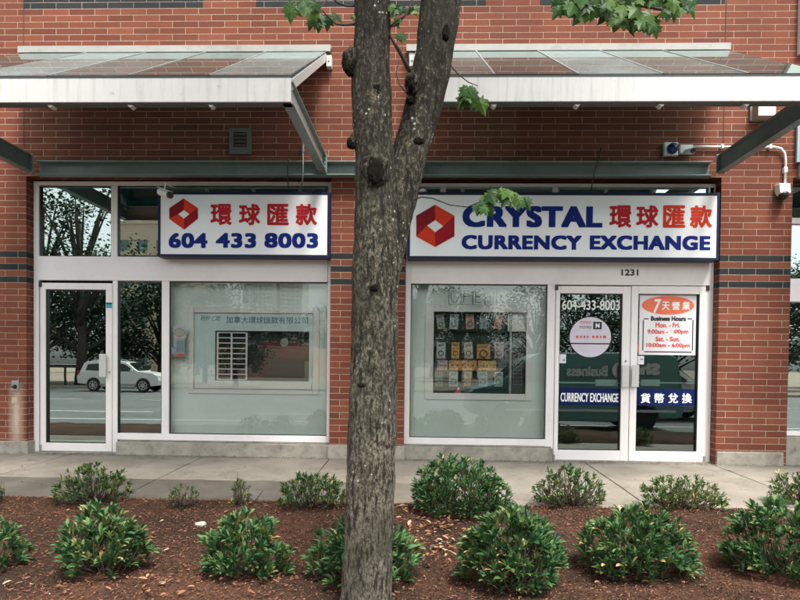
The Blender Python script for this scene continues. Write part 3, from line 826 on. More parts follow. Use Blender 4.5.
for r_ in range(7):
    for c_ in range(4):
        p = at(513.8 + 2.5 * c_, 363 + 3.6 * r_, yb + .046); mb = MB(); mb.box(p.x - .006, p.x + .006, yb + .044, yb + .049, p.z - .005, p.z + .005); mb.build('key', M['grey'], T)
# banknotes
def note_mat(name, col):
    m, t, b = new_mat(name); p = geo(t)
    v = N(t, 'ShaderNodeTexVoronoi'); v.inputs['Scale'].default_value = 26; t.links.new(p, v.inputs['Vector'])
    c = mixc(t, ramp(t, v.outputs['Distance'], [(0.25, 0.75), (0.42, 0.0)]), col, tuple(x * 0.3 for x in col))
    c = mixc(t, ramp(t, noisen(t, 60, 4, 0.7, p), [(0.45, 0.0), (0.6, 0.5)]), c, tuple(min(1, x * 0.35) for x in col))
    t.links.new(c, b.inputs['Base Color']); b.inputs['Roughness'].default_value = 0.6
    return m
NC = {'grey green': (.42, .50, .42), 'pale blue': (.55, .66, .68), 'salmon': (.62, .38, .32), 'blue grey': (.34, .44, .46), 'red and white': (.66, .30, .20), 'pale grey': (.60, .64, .62),
      'yellow': (.72, .42, .08), 'cream': (.72, .66, .50), 'orange': (.74, .38, .10), 'dusty pink': (.52, .38, .38), 'dark green': (.20, .30, .26), 'sea green': (.40, .58, .55), 'ochre': (.50, .40, .20), 'slate': (.26, .36, .40), 'mint': (.44, .56, .48)}
NM = {k: note_mat(k.replace(' ', '_') + '_note', v) for k, v in NC.items()}
notes = [(440.5, 321.5, 8, 16, -8, 'grey green', 'first in the top row'), (454, 321.5, 9, 16, 2, 'pale blue', 'second in the top row'), (470, 321.5, 9, 16, -2, 'salmon', 'middle of the top row'),
         (483.3, 321.5, 7.5, 16, 3, 'blue grey', 'fourth in the top row'), (498.5, 321.5, 8, 16, 12, 'red and white', 'right end of the top row'),
         (441, 350.5, 9.5, 17, 0, 'pale grey', 'left end of the middle row'), (455.5, 350.5, 8.5, 17, 0, 'yellow', 'second in the middle row'), (468.5, 350.5, 9, 17, -4, 'cream', 'in the middle row beside the yellow one'),
         (483.5, 351.5, 14, 15, 0, 'orange', 'widest of the middle row'), (499, 350.5, 9.5, 17, 0, 'dusty pink', 'right end of the middle row'),
         (439, 379.2, 8, 16, 0, 'dark green', 'left end of the bottom row'), (453.5, 379.2, 9.5, 15.5, 0, 'sea green', 'second in the bottom row'), (467.5, 379.2, 7.5, 15.5, 3, 'ochre', 'middle of the bottom row'),
         (483, 379.2, 9.5, 15.5, -2, 'slate', 'fourth in the bottom row'), (498.5, 379.2, 9, 15.5, 0, 'mint', 'right end of the bottom row')]
for (px, py, w, h, rot, colr, where) in notes:
    Yn = yb + .075
    c_ = at(px, py, Yn); e = empty('banknote', (c_.x, Yn, c_.z), f'{colr} banknote, {where} of the display cabinet', 'banknote', 'banknotes on show in the right window')
    hw, hh = w / 85.3 / 2, h / 85.3 / 2; a_ = R(-rot)
    def tr_(u, v_, y): return (c_.x + u*math.cos(a_) - v_*math.sin(a_), y, c_.z + u*math.sin(a_) + v_*math.cos(a_))
    mb = MB(); n = 6
    for k in range(n):
        v0, v1 = -hh + 2*hh*k/n, -hh + 2*hh*(k+1)/n; y_ = lambda v_: Yn + 0.010 * (v_/hh)**2
        mb.quad(tr_(-hw, v0, y_(v0)), tr_(hw, v0, y_(v0)), tr_(hw, v1, y_(v1)), tr_(-hw, v1, y_(v1)))
    mb.build('paper', NM[colr], e)
    mb = MB(); r1, r2 = hw * 0.62, hw * 0.44; n = 16
    for k in range(n):
        t0, t1 = 2*math.pi*k/n, 2*math.pi*(k+1)/n
        mb.quad(tr_(r1*math.cos(t0), -hh*.35 + r1*math.sin(t0), Yn - .001), tr_(r1*math.cos(t1), -hh*.35 + r1*math.sin(t1), Yn - .001), tr_(r2*math.cos(t1), -hh*.35 + r2*math.sin(t1), Yn - .001), tr_(r2*math.cos(t0), -hh*.35 + r2*math.sin(t0), Yn - .001))
    for v_ in (.55, .72): mb.quad(tr_(-hw*.6, hh*v_, Yn + .0), tr_(hw*.6, hh*v_, Yn + .0), tr_(hw*.6, hh*(v_+.08), Yn + .0), tr_(-hw*.6, hh*(v_+.08), Yn + .0))
    mb.build('print', M['black'], e)
for (x0, y0, x1, y1, colr, lab) in ((449, 359.8, 476.5, 370.5, 'orange', 'long orange brown box of notes standing below the yellow banknote'), (478, 360.5, 496, 370.5, 'yellow', 'yellow box of notes standing below the wide orange banknote'),
                              (437, 359.8, 447.5, 370.5, 'dusty pink', 'small pink and dark box of notes at left end under the middle row')):
    q = rect(x0, y0, x1, y1, yb + .06); e = empty('note_box', ((q[0]+q[1])/2, yb + .06, q[2]), lab, 'box')
    mb = MB(); mb.box(q[0], q[1], yb + .045, yb + .10, q[2], q[3]); mb.build('carton', NM[colr], e, bevel=.004)
    mb = MB(); zc_ = (q[2]+q[3])/2
    for k in range(5): xk = q[0] + (q[1]-q[0])*(k+.7)/5.4; mb.box(xk - .008, xk + .008, yb + .0435, yb + .046, zc_ - .008, zc_ + .008)
    mb.build('print', M['black'], e)
p = at(458, 391, yb + .02); e = empty('figurine', (p.x, yb + .0, at(458, 394, yb).z), 'small red and white ornament at the bottom of the display cabinet', 'ornament')
z_ = op[2]
mb = MB(); mb.lathe((p.x, yb + .03, z_), [(.032, 0), (.036, .018), (.02, .04), (.012, .05)], 'z', 14); mb.build('base', M['redink'], e, smooth=True)
mb = MB(); mb.lathe((p.x + .004, yb + .03, z_ + .045), [(.010, 0), (.016, .012), (.010, .03), (.003, .04)], 'z', 12); mb.build('top', M['wvinyl'], e, smooth=True)
# unlit OPEN sign
q = rect(448, 287.5, 497.5, 305.8, GY + .03)
e = empty('open_sign', ((q[0]+q[1])/2, GY + .03, q[2]), 'unlit OPEN sign of dark tubes hanging at top of right window', 'sign')
M['neon'] = plain('unlit_tube', (0.16, 0.19, 0.17), 0.3)
yo = GY + .03; mb = MB(); w_ = (q[1] - q[0]); h_ = q[3] - q[2]
def ot(pts, r=.0055): mb.tube([(q[0] + u*w_, yo, q[2] + v_*h_) for u, v_ in pts], r, 6)
for k in range(4): u0 = .02 + k * .245; ot([(u0, .06), (u0 + .225, .06), (u0 + .225, .94), (u0, .94), (u0, .06)], .004)
ot([(.135 + .075*math.cos(a), .5 + .32*math.sin(a)) for a in [k*math.pi/8 for k in range(17)]])
ot([(.32, .18), (.32, .82), (.42, .80), (.44, .66), (.42, .52), (.32, .50)])
ot([(.66, .82), (.56, .82), (.56, .18), (.66, .18)]); ot([(.56, .5), (.65, .5)])
ot([(.80, .18), (.80, .82), (.92, .18), (.92, .82)])
mb.build('tubes', M['neon'], e, smooth=True)
mb = MB(); mb.tube([(q[0] + .25*w_, yo, q[3] - .01), (q[0] + .32*w_, yo, q[3] + .03), (q[0] + .5*w_, yo, q[3] + .012), (q[0] + .62*w_, yo, q[3] + .04)], .003, 6); mb.build('cord', M['black'], e)

# ---- notices on the double doors
YN = YV - .002
e = empty('round_sticker', at(590, 358, YN), 'round lilac sticker with a dark stripe and small emblem on left glass door', 'sticker')
ellipse(590.3, 337.2, 21.4, 20.8, YN, M['black'], e, 'rim', n=56); ellipse(590.3, 337.2, 20.6, 20.0, YN - .0012, M['lilac'], e, 'face', n=56)
q = rect(570.2, 343, 610.4, 344.3, YN - .002); mb = MB(); mb.box(q[0], q[1], YN - .0026, YN - .0016, q[2], q[3]); mb.build('stripe', M['black'], e)
q = rect(593.2, 321.8, 601.8, 329.3, YN - .002); mb = MB(); mb.box(q[0], q[1], YN - .0026, YN - .0016, q[2], q[3]); mb.build('emblem', M['black'], e)
rtext('N', 595.6, 323.4, 599.6, 327.8, YN - .003, M['wvinyl'], e, bold=.08)
rtext('money', 579.5, 325.8, 591.8, 330, YN - .002, M['black'], e)
rtext('環球匯款', 579.8, 321, 591.5, 324, YN - .002, M['redink'], e)
mb = MB()
for (x0, x1) in ((576, 578.5), (580, 582), (583.5, 585.5), (587, 588.5), (592, 594.5), (596, 598.5), (600, 601.5), (603, 606)):
    q = rect(x0, 335.6, x1, 338.2, YN - .002); mb.box(q[0], q[1], YN - .0026, YN - .0016, q[2], q[3])
mb.build('red_print', M['redink'], e)
e = sheet('hours_notice', 639.2, 294.8, 696, 355, YN, M['paper'], 'white business hours notice with orange oval on right glass door', 'notice')
ellipse(668, 305.3, 26.2, 9.3, YN - .0015, M['orange'], e, 'oval', n=56)
rtext('7', 653.5, 299, 661.2, 313, YN - .0035, M['wvinyl'], e, bold=.03, shear=0.2)
for i, ch in enumerate('天營業'): rtext(ch, 661.8 + i*10.2, 301.6, 669.6 + i*10.2, 310, YN - .0035, M['wvinyl'], e, bold=.03)
rtext('Business Hours', 650.8, 316.2, 686, 321, YN - .002, M['black'], e, bold=.07)
rtext('Mon. - Fri.', 655.5, 322.6, 680, 327.6, YN - .002, M['redink'], e, bold=.05)
rtext('9:00am -', 647.5, 329.3, 668, 333.8, YN - .002, M['redink'], e, bold=.05)
rtext('7', 670.2, 329.3, 672.6, 333.8, YN - .002, M['pink'], e, bold=.02)
rtext(':00pm', 673.4, 329.3, 688.5, 334.6, YN - .002, M['redink'], e, bold=.05)
rtext('Sat. - Sun.', 655.5, 336.6, 680, 341.4, YN - .002, M['redink'], e, bold=.05)
rtext('10:00am - 6:00pm', 646.2, 343, 690, 348.4, YN - .002, M['redink'], e, bold=.05)
mb = MB()
def strip(x0, y0, x1, y1):
    q = rect(x0, y0, x1, y1, YN - .002); mb.box(q[0], q[1], YN - .0028, YN - .0018, q[2], q[3])
strip(642.6, 320, 643.6, 350.5); strip(692.2, 320, 693.2, 350.5); strip(644.2, 351.4, 691.6, 352.4); strip(643.6, 318.3, 648.8, 319.2); strip(687.6, 318.3, 692.2, 319.2)
mb.build('border', M['black'], e)
e = sheet('sticker', 558.9, 354.3, 566, 363.2, YN, M['paper'], 'small white sticker with teal mark on left glass door edge', 'sticker', 'stickers on the double door')
q = rect(562, 357.5, 565, 361, YN - .002); mb = MB(); mb.prism([(q[0], q[2]), (q[1], q[2]), (q[1], q[3])], 'y', YN - .002, YN - .001); mb.build('mark', M['tealink'], e)
e = sheet('sticker', 637.0, 356, 644, 364.4, YN, M['paper'], 'small white sticker under the hours notice on right glass door', 'sticker', 'stickers on the double door')
q = rect(640.5, 358.5, 643, 360, YN - .002); mb = MB(); mb.box(q[0], q[1], YN - .002, YN - .001, q[2], q[3]); mb.build('mark', M['tealink'], e)
e = sheet('sticker', 636.9, 344.2, 639.0, 352, YN, M['orange'], 'tiny orange and black sticker left of the hours notice', 'sticker')

# ================================================================== SIGNS
def sign_box(x0, y0, x1, y1, label):
    Y0, Y1 = -0.075, 0.10
    a, b_, c0, d0 = rect(x0, y0, x1, y1, Y0)
    e = empty('shop_sign', ((a+b_)/2, Y1, c0), label, 'sign')
    mb = MB(); w = .032
    mb.box(a, b_, Y0 + .012, Y1, c0, d0)
    mb.box(a, b_, Y0, Y0 + .012, c0, c0 + w); mb.box(a, b_, Y0, Y0 + .012, d0 - w, d0); mb.box(a, a + w, Y0, Y0 + .012, c0 + w, d0 - w); mb.box(b_ - w, b_, Y0, Y0 + .012, c0 + w, d0 - w)
    mb.build('case', M['navy'], e, bevel=.003)
    mb = MB(); mb.box(a + w, b_ - w, Y0 + .004, Y0 + .0115, c0 + w, d0 - w); mb.build('face', M['face'], e)
    mb = MB()
    for fx in (.2, .5, .8): x = a + (b_-a)*fx; mb.box(x - .02, x + .02, Y1 - .03, FY0 - .007, c0 + .1, d0 - .1)
    mb.build('bracket', M['grey'], e)
    return e, Y0 + .0015
def logo(e, Y, top, UR, LR, bot, LL, UL, it, ir, ib, il):
    P = {k: (at(*v, Y).x, at(*v, Y).z) for k, v in dict(t=top, ur=UR, lr=LR, b=bot, ll=LL, ul=UL, it=it, ir=ir, ib=ib, il=il).items()}
    for nm, keys, m in (('logo_panel', ('ul', 't', 'it', 'il', 'll'), 'dred'), ('logo_panel', ('ll', 'il', 'ib', 'b'), 'ored'), ('logo_panel', ('t', 'ur', 'ir', 'it'), 'ored'), ('logo_panel', ('ur', 'lr', 'b', 'ib', 'ir'), 'dred2')):
        mb = MB(); mb.prism([P[k] for k in keys], 'y', Y - .0012, Y + .0008); mb.build(nm, M[m], e)
M['dred2'] = plain('mid_red_vinyl', (0.36, 0.012, 0.022), 0.6, spec=0.15, var=0.12)
e, YS = sign_box(157.8, 191.8, 330, 257.2, 'white sign with red hexagon logo and phone number 604 433 8003')
fx = lambda x: 160 + x / 771 * 90
fy = lambda y: 190 + y / 600 * 70
logo(e, YS, *[(fx(x), fy(y)) for x, y in ((203, 72), (325, 155), (325, 245), (207, 340), (80, 248), (80, 155), (205, 170), (252, 207), (205, 245), (155, 207))])
for i, ch in enumerate('環球匯款'): cx = 221.2 + i * 28.4; rtext(ch, cx - 10.8, 203.8, cx + 10.8, 225.2, YS, M['red'], e, bold=.034)
for i, (s_, x0, x1) in enumerate((('604', 168.6, 207.4), ('433', 215.8, 256.2), ('8003', 264.4, 318.2))): rtext(s_, x0, 233, x1, 248, YS, M['blue'], e, bold=.075, nudge=(1.0, .62), heavy=True, spacing=1.08)
e, YS = sign_box(407.5, 192.4, 719.6, 259.6, 'long white sign reading CRYSTAL CURRENCY EXCHANGE with Chinese characters')
gx = lambda x: 400 + x / 4; gy = lambda y: 150 + y / 4
logo(e, YS, *[(gx(x), gy(y)) for x, y in ((140, 219), (218, 263), (218, 345), (141, 388), (65, 346), (65, 263), (141, 280), (173, 305), (141, 329), (108, 302))])
rtext('CRYSTAL', 462.5, 206, 602.5, 227.4, YS, M['blue'], e, bold=.08, nudge=(1.05, .62), heavy=True, spacing=1.10)
rtext('CURRENCY', 461.6, 235.2, 581.6, 249.6, YS, M['blue'], e, bold=.08, nudge=(1.0, .62), heavy=True, spacing=1.10)
rtext('EXCHANGE', 589.8, 235.6, 710.5, 250.0, YS, M['blue'], e, bold=.08, nudge=(1.0, .62), heavy=True, spacing=1.10)
for i, ch in enumerate('環球匯款'):
    cx = 620.5 + i * 26.9; rtext(ch, cx - 11.2, 205.2, cx + 11.2, 227.8, YS, M['red'] if i < 2 else M['ored'], e, bold=.034)
for (px, x1) in ((166, 330), (412, 716)):      # slim gutter plate lying on the signs' backs
    pass

# ================================================================== CANOPIES
def canopy(XLc, XRc, nb, flash, seamlist, label, left_end, right_end):
    YF = -2.0; TH = .05
    zft, zfb = at(200, 77.6, YF - TH).z, at(200, 102.0, YF - TH).z
    zw = at(200, 56.0, -.05).z
    e = empty('glass_canopy', ((XLc + XRc) / 2, 0, zfb), label, 'canopy')
    mb = MB()   # fascia channel
    mb.box(XLc, XRc, YF - TH, YF - TH + .012, zfb, zft)
    mb.box(XLc, XRc, YF - TH + .012, YF + .03, zft - .012, zft); mb.box(XLc, XRc, YF - TH + .012, YF + .03, zfb, zfb + .012)
    mb.build('fascia', M['fascia'], e, bevel=.003)
    mb = MB(); mb.box(XLc, XRc, YF - TH - .004, YF - .02, zft + .001, zft + .010); mb.box(XLc, XRc, YF - TH + .02, YF + .04, zfb - .010, zfb - .001); mb.build('drip_edge', plain('grimy_edge', (.06, .065, .06), .6, nscale=9), e)
    # wall flashing
    fz1, fz0 = at(200, 44.2, -.10).z, at(200, 51.6, -.10).z
    mb = MB(); mb.prism([(0.0, fz1), (-.10, fz1 - .01), (-.10, fz0), (-.085, fz0), (-.085, fz1 - .03), (0.0, fz1 - .02)], 'x', flash[0], flash[1]); mb.build('flashing', M['flash'], e)
    mb = MB(); mb.box(flash[0] + .03, flash[1] - .05, -.085, -.003, fz0 - .085, fz0 - .015); mb.build('wall_angle', M['flash'], e)
    zg1 = fz0 + .01; zg0 = zft + .018
    A, Bq = Vector((0, -.06, zg1)), Vector((0, YF - TH + .005, zg0))
    nrm = Vector((0, -(zg1 - zg0), -(A.y - Bq.y))).normalized() * -1
    xs_ = [XLc + (XRc - XLc) * i / nb for i in range(nb + 1)]
    for i in range(nb):
        mb = MB(); mb.bar(A + Vector(((xs_[i]+xs_[i+1])/2, 0, 0)), Bq + Vector(((xs_[i]+xs_[i+1])/2, 0, 0)), xs_[i+1] - xs_[i] - .012, .010); mb.build('glass_pane', M[('g_can', 'g_can2', 'g_can3')[(i * 2 + nb + int(XLc > -2)) % 3]], e)
    for i, x in enumerate(xs_):      # rafters
        end = i in (0, nb)
        mb = MB(); off = Vector((x, 0, -.012 if not end else -.05)); xo = 0.0
        if i == 0: xo = .03
        if i == nb: xo = -.03
        off.x += xo
        if end: mb.bar(A + off + Vector((0, 0, -.012)), Bq + off + Vector((0, .05, -.012)), .05, .085); m_ = M['white2']
        else:
            mb.bar(A + off, Bq + off + Vector((0, .06, 0)), .05, .010); mb.bar(A + off + Vector((0, 0, -.03)), Bq + off + Vector((0, .06, -.03)), .010, .05); m_ = M['white2']
        mb.build('rafter', m_, e, bevel=.002)
        if not end:    # cap strip over the glass joint
            mb = MB(); mb.bar(A + Vector((x, 0, .009)), Bq + Vector((x, 0, .009)), .016, .006); mb.build('glazing_cap', M['grey'], e)
            mb = MB(); mb.prism([(x - .05, zfb + .02), (x + .05, zfb + .02), (x + .015, zfb - .028), (x - .005, zfb - .028)], 'y', YF - .02, YF + .05); mb.build('gusset', M['white2'], e)
        if end:        # horizontal strut (I section) and wall bracket
            zt, zb = at(715, 158.5, 0).z, at(715, 174.0, 0).z
            zt = min(zt, zft - .02); zb = min(zb, zfb - .01)
            xo2 = x + xo
            mb = MB()
            mb.box(xo2 - .006, xo2 + .006, YF - .03, -.12, zb + .012, zt - .012)
            mb.box(xo2 - .045, xo2 + .045, YF - .03, -.12, zt - .012, zt); mb.box(xo2 - .045, xo2 + .045, YF - .03, -.12, zb, zb + .012)
            mb.box(xo2 - .055, xo2 + .055, -.13, -.118, zb - .01, zt + .01)
            for k in (-.045, .0, .045): mb.lathe((xo2 + .035, -.13, (zt + zb)/2 + k), [(.008, -.012), (.008, 0)], 'y', 8)
            mb.m[:6] = [1 if (left_end == 'white' and i == nb) else 0] * 6  # white web on one strut paints in the light falling on it
            mb.build('strut', [M['teal'], M['white2']], e, bevel=.002)
            zbk = zg1 - .02
            mb = MB(); mb.box(x + (0.0 if i == nb else -.06), x + (.06 if i == nb else 0.0), -.09, -.002, zbk - .16, zbk - .03); mb.lathe((x + (.03 if i == nb else -.03), -.09, zbk - .09), [(.012, -.01), (.012, 0)], 'y', 10); mb.build('wall_bracket', M['white2'], e, bevel=.004)
    return e
cxl, cxr = at(32, 168, 0).x, at(326.5, 165, 0).x
canopy(cxl, cxr, 5, (at(17.5, 48, -.1).x, at(330.5, 48, -.1).x), None, 'white edged sloping glass canopy over the left shopfront', 'white', True)
cxl2, cxr2 = at(413.5, 165, 0).x, at(719, 168, 0).x
canopy(cxl2, cxr2, 5, (at(406.5, 47, -.1).x, at(731, 47, -.1).x), None, 'white edged sloping glass canopy over the right shopfront and double door', True, True)
xn = xe + .35
canopy(xn, xn + 3.4, 5, (xn - .1, xn + 3.5), None, 'white edged glass canopy beyond the right pier, out of view', True, True)

# ================================================================== FIXTURES
M['ventm'] = plain('vent_paint', (.13, .13, .115), .6)
def things_fix():
    # louvre vent
    q = rect(229.5, 128.5, 251.5, 154.5, -.02); e = empty('wall_vent', ((q[0]+q[1])/2, 0, q[2]), 'square louvred metal vent on the brick under the left canopy', 'vent')
    i = rect(233.5, 132.5, 247, 147.5, -.02)
    mb = MB(); frame_ring(mb, q, i, -.035, -.002); mb.build('frame', M['ventm'], e, bevel=.003)
    mb = MB()
    for k in range(4):
        z = i[2] + (i[3]-i[2])*(k+.5)/4; mb.bar((i[0], -.02, z), (i[1], -.02, z), .03, .004, up=Vector((0, .6, .8)))
    mb.build('louvre', M['ventm'], e); mb = MB(); mb.box(i[0], i[1], -.006, -.002, i[2], i[3]); mb.build('backing', M['dark'], e)
    # siren
    q = rect(664.5, 142, 678.5, 155.5, -.06); e = empty('alarm_siren', ((q[0]+q[1])/2, 0, q[2]), 'white square alarm box with dark blue dome above right sign', 'alarm')
    mb = MB(); mb.box(q[0], q[1], -.06, -.002, q[2], q[3]); mb.build('case', M['wvinyl'], e, bevel=.008)
    cx_, cz_ = (q[0]+q[1])/2 + .01, (q[2]+q[3])/2
    mb = MB(); mb.lathe((cx_, -.06, cz_), [(.062, 0), (.060, -.03), (.048, -.055), (.025, -.070), (.004, -.074)], 'y', 20); mb.build('dome', M['sblue'], e, smooth=True)
    # security camera beside siren
    p = at(686, 150, -.1); e = empty('security_camera', (p.x, 0, p.z), 'white bullet camera on a square box beside the blue alarm dome', 'camera', 'security cameras')
    q = rect(680.5, 144.5, 693, 153.5, -.05); mb = MB(); mb.box(q[0], q[1], -.05, -.002, q[2], q[3]); mb.build('junction_box', M['wvinyl'], e, bevel=.005)
    mb = MB(); mb.tube([(p.x + .02, -.05, p.z), (p.x + .03, -.11, p.z - .02), (p.x + .035, -.2, p.z - .04)], [.026, .034, .034], 12); mb.build('body', M['wvinyl'], e, smooth=False, bevel=.003)
    mb = MB(); mb.tube([(p.x + .035, -.2, p.z - .04), (p.x + .036, -.212, p.z - .0425)], [.030, .028], 12); mb.build('lens', M['black'], e)
    # conduit
    e = empty('conduit', at(693, 147, -.03), 'white conduit running from the alarm across the brick to the pier camera', 'conduit')
    pts = [at(692, 146.6, -.03), at(720, 146.8, -.03), at(750, 147.0, -.03), at(774, 147.0, -.03), at(781, 148.5, -.03), at(784.6, 153, -.03), at(785.6, 160, -.03), at(785.2, 184, -.03)]
    mb = MB(); mb.tube(pts, .0135, 10); mb.build('pipe', M['wvinyl'], e, smooth=True)
    for px, py in ((722, 146.8), (770, 147)): 
        p = at(px, py, -.03); mb = MB(); mb.box(p.x - .012, p.x + .012, -.05, -.002, p.z - .02, p.z + .026); mb.build('clip', M['wvinyl'], e)
    p = at(785.2, 170, -.03); mb = MB(); mb.box(p.x - .02, p.x + .02, -.048, -.002, p.z - .03, p.z + .03); mb.build('clip', M['wvinyl'], e, bevel=.004)
    # pier camera
    q = rect(779, 182.5, 790, 193.5, -.1); e = empty('security_camera', ((q[0]+q[1])/2, 0, q[2]), 'white box camera pointing down under the conduit on right pier', 'camera', 'security cameras')
    mb = MB(); mb.prism([(-.002, q[3]), (-.11, q[3] - .01), (-.13, q[2]), (-.05, q[2] - .02), (-.002, q[2] + .03)], 'x', q[0], q[1]); mb.build('housing', M['wvinyl'], e, bevel=.010)
    mb = MB(); mb.lathe(((q[0]+q[1])/2, -.085, q[2] - .0), [(.052, .015), (.055, -.01), (.045, -.045), (.02, -.062)], 'z', 18); mb.build('lens_dome', M['black'], e, smooth=True)
    # small box lamp high on the right
    q = rect(758.5, 100.5, 776, 115.5, -.16); e = empty('wall_lamp', ((q[0]+q[1])/2, 0, q[2]), 'boxy white floodlight with tan side on brick above right strut', 'lamp')
    mb = MB(); mb.box(q[0], q[1], -.16, -.145, q[2], q[3]); mb.build('lens', M['wvinyl'], e, bevel=.004)
    mb = MB(); mb.box(q[0] + .003, q[1] - .003, -.145, -.03, q[2] + .003, q[3] - .003); mb.build('body', M['tan'], e)
    q2 = rect(750.5, 100, 776, 120.5, -.03); mb = MB(); mb.box(q2[0], q2[1], -.03, -.002, q2[2], q2[3]); mb.build('back_plate', M['grey'], e)
    # camera on the left sign
    e = empty('security_camera', at(166, 186, .0), 'white bullet camera on an arm at top left corner of phone number sign', 'camera', 'security cameras')
    Yc = -.22; a_, b2_ = at(159.5, 191.5, Yc), at(171, 196.2, Yc)
    d_ = (b2_ - a_).normalized(); b2_.y -= .06
    mb = MB(); mb.tube([a_, b2_], [.040, .040], 14); mb.build('body', M['wvinyl'], e, bevel=.004)
    mb = MB(); dd = (b2_ - a_).normalized(); mb.tube([b2_ , b2_ + dd * .035], [.038, .036], 14); mb.tube([b2_ + dd*.03, b2_ + dd*.036], [.02, .02], 12); mb.build('lens', M['black'], e)
    mb = MB(); up_ = Vector((0, 0, .045)); mb.bar(a_ + up_, b2_ + up_ + dd * .02, .085, .006); mb.build('sunshade', M['wvinyl'], e)
    m1 = (a_ + b2_) / 2; mb = MB(); mb.tube([m1 + Vector((0, 0, .04)), (m1.x, m1.y + .04, m1.z + .12), (m1.x, .05, m1.z + .14), (m1.x, .135, m1.z + .13)], .010, 8); mb.build('arm', M['wvinyl'], e, smooth=True)
    # hose tap on the left pier
    q = rect(11, 380.5, 18.2, 391, -.02); e = empty('hose_tap', ((q[0]+q[1])/2, 0, q[2]), 'recessed grey hose tap plate above pale streak on left pier', 'tap')
    mb = MB(); mb.box(q[0], q[1], -.012, -.002, q[2], q[3]); mb.build('plate', M['grey'], e, bevel=.003)
    cx_, cz_ = (q[0]+q[1])/2, (q[2]+q[3])/2 - .01; mb = MB(); mb.lathe((cx_, -.012, cz_), [(.026, 0), (.022, -.03), (.014, -.045)], 'y', 14); mb.build('spout', M['black'], e, smooth=True)
    q = rect(11.5, 397.5, 17.5, 403.5, -.01); mb = MB(); mb.box(q[0], q[1], -.006, -.002, q[2], q[3]); tag(mb.build('blank_plate', plain('stained_plate', (.45, .36, .27), .8)), 'small square stained plate below the hose tap', 'plate')
    # cables from beam to left sign
    p0 = at(302.8, 145, -.05)
    e = empty('sign_cable', p0, 'thin grey cable with plug dropping behind left sign top corner', 'cable', 'sign cables')
    mb = MB(); mb.tube([at(303, 141.5, -.05), at(303, 152, -.05)], .016, 10); mb.build('plug', M['grey'], e)
    mb = MB(); mb.tube([at(303, 152, -.05), at(303.2, 158, -.11), at(303, 172, -.13), at(302.5, 181, -.1), at(300.5, 188, -.04), at(297.5, 192.5, .0)], .0085, 8); mb.build('wire', M['cable'], e, smooth=True)
    e = empty('sign_cable', at(290, 150, -.05), 'dark cable looping down over the beam to the left sign', 'cable', 'sign cables')
    mb = MB(); mb.tube([at(303, 153, -.03), at(296, 152.5, -.05), at(290.5, 153.5, -.08), at(288, 160, -.13), at(287.5, 175, -.13), at(288.5, 190, -.06)], .0065, 8); mb.build('wire', M['black'], e, smooth=True)
    e = empty('sign_cable', at(595, 158, -.1), 'black cable slanting down across the beam to long sign', 'cable', 'sign cables')
    mb = MB(); mb.tube([at(601, 148, -.01), at(599, 157, -.13), at(594, 174, -.13), at(590.5, 193, .0)], .0065, 8); mb.build('wire', M['black'], e, smooth=True)
    # small dome light over the long sign
    p = at(423, 192, .0); e = empty('dome_light', (p.x, .0, p.z), 'small white dome light on top of long sign beside trunk', 'lamp')
    mb = MB(); mb.lathe((p.x, .0, p.z), [(.042, 0), (.042, .01), (.034, .028), (.012, .038)], 'z', 16); mb.build('dome', M['wvinyl'], e, smooth=True)
    mb = MB(); mb.lathe((p.x, .0, p.z - .012), [(.046, 0), (.046, .012)], 'z', 16); mb.build('base', M['grey'], e)
things_fix()

# ================================================================== SHRUBS
def leaf_mat(name, c0, c1, c2, rough=0.56, trans=0.28):
    m, t, b = new_mat(name)
    g = t.nodes.new('ShaderNodeNewGeometry')
    c = ramp(t, g.outputs['Random Per Island'], [(0.0, c0), (0.5, c1), (1.0, c2)])
    c = mixc(t, ramp(t, noisen(t, 30, 3, 0.6, g.outputs['Position']), [(0.4, 0.0), (0.7, 0.4)]), c, tuple(x * 0.6 for x in c0))
    t.links.new(c, b.inputs['Base Color']); b.inputs['Roughness'].default_value = rough
    b.inputs['Specular IOR Level'].default_value = 0.35
    tl = t.nodes.new('ShaderNodeBsdfTranslucent'); t.links.new(c, tl.inputs[0])
    mx = t.nodes.new('ShaderNodeMixShader'); mx.inputs[0].default_value = trans
    o = t.nodes['Material Output']
    t.links.new(b.outputs[0], mx.inputs[1]); t.links.new(tl.outputs[0], mx.inputs[2]); t.links.new(mx.outputs[0], o.inputs[0])
    return m
M['leaf_g'] = leaf_mat('laurel_leaf', (0.020, 0.062, 0.026), (0.055, 0.145, 0.050), (0.16, 0.275, 0.085), .58)
M['leaf_y'] = leaf_mat('pale_laurel_leaf', (0.045, 0.090, 0.028), (0.11, 0.175, 0.055), (0.27, 0.30, 0.11), .5)
M['leaf_dry'] = leaf_mat('yellowed_leaf', (0.42, 0.20, 0.07), (0.52, 0.36, 0.14), (0.58, 0.48, 0.26), 0.6, 0.1)
M['twig'] = plain('shrub_twig', (0.075, 0.052, 0.036), 0.85)
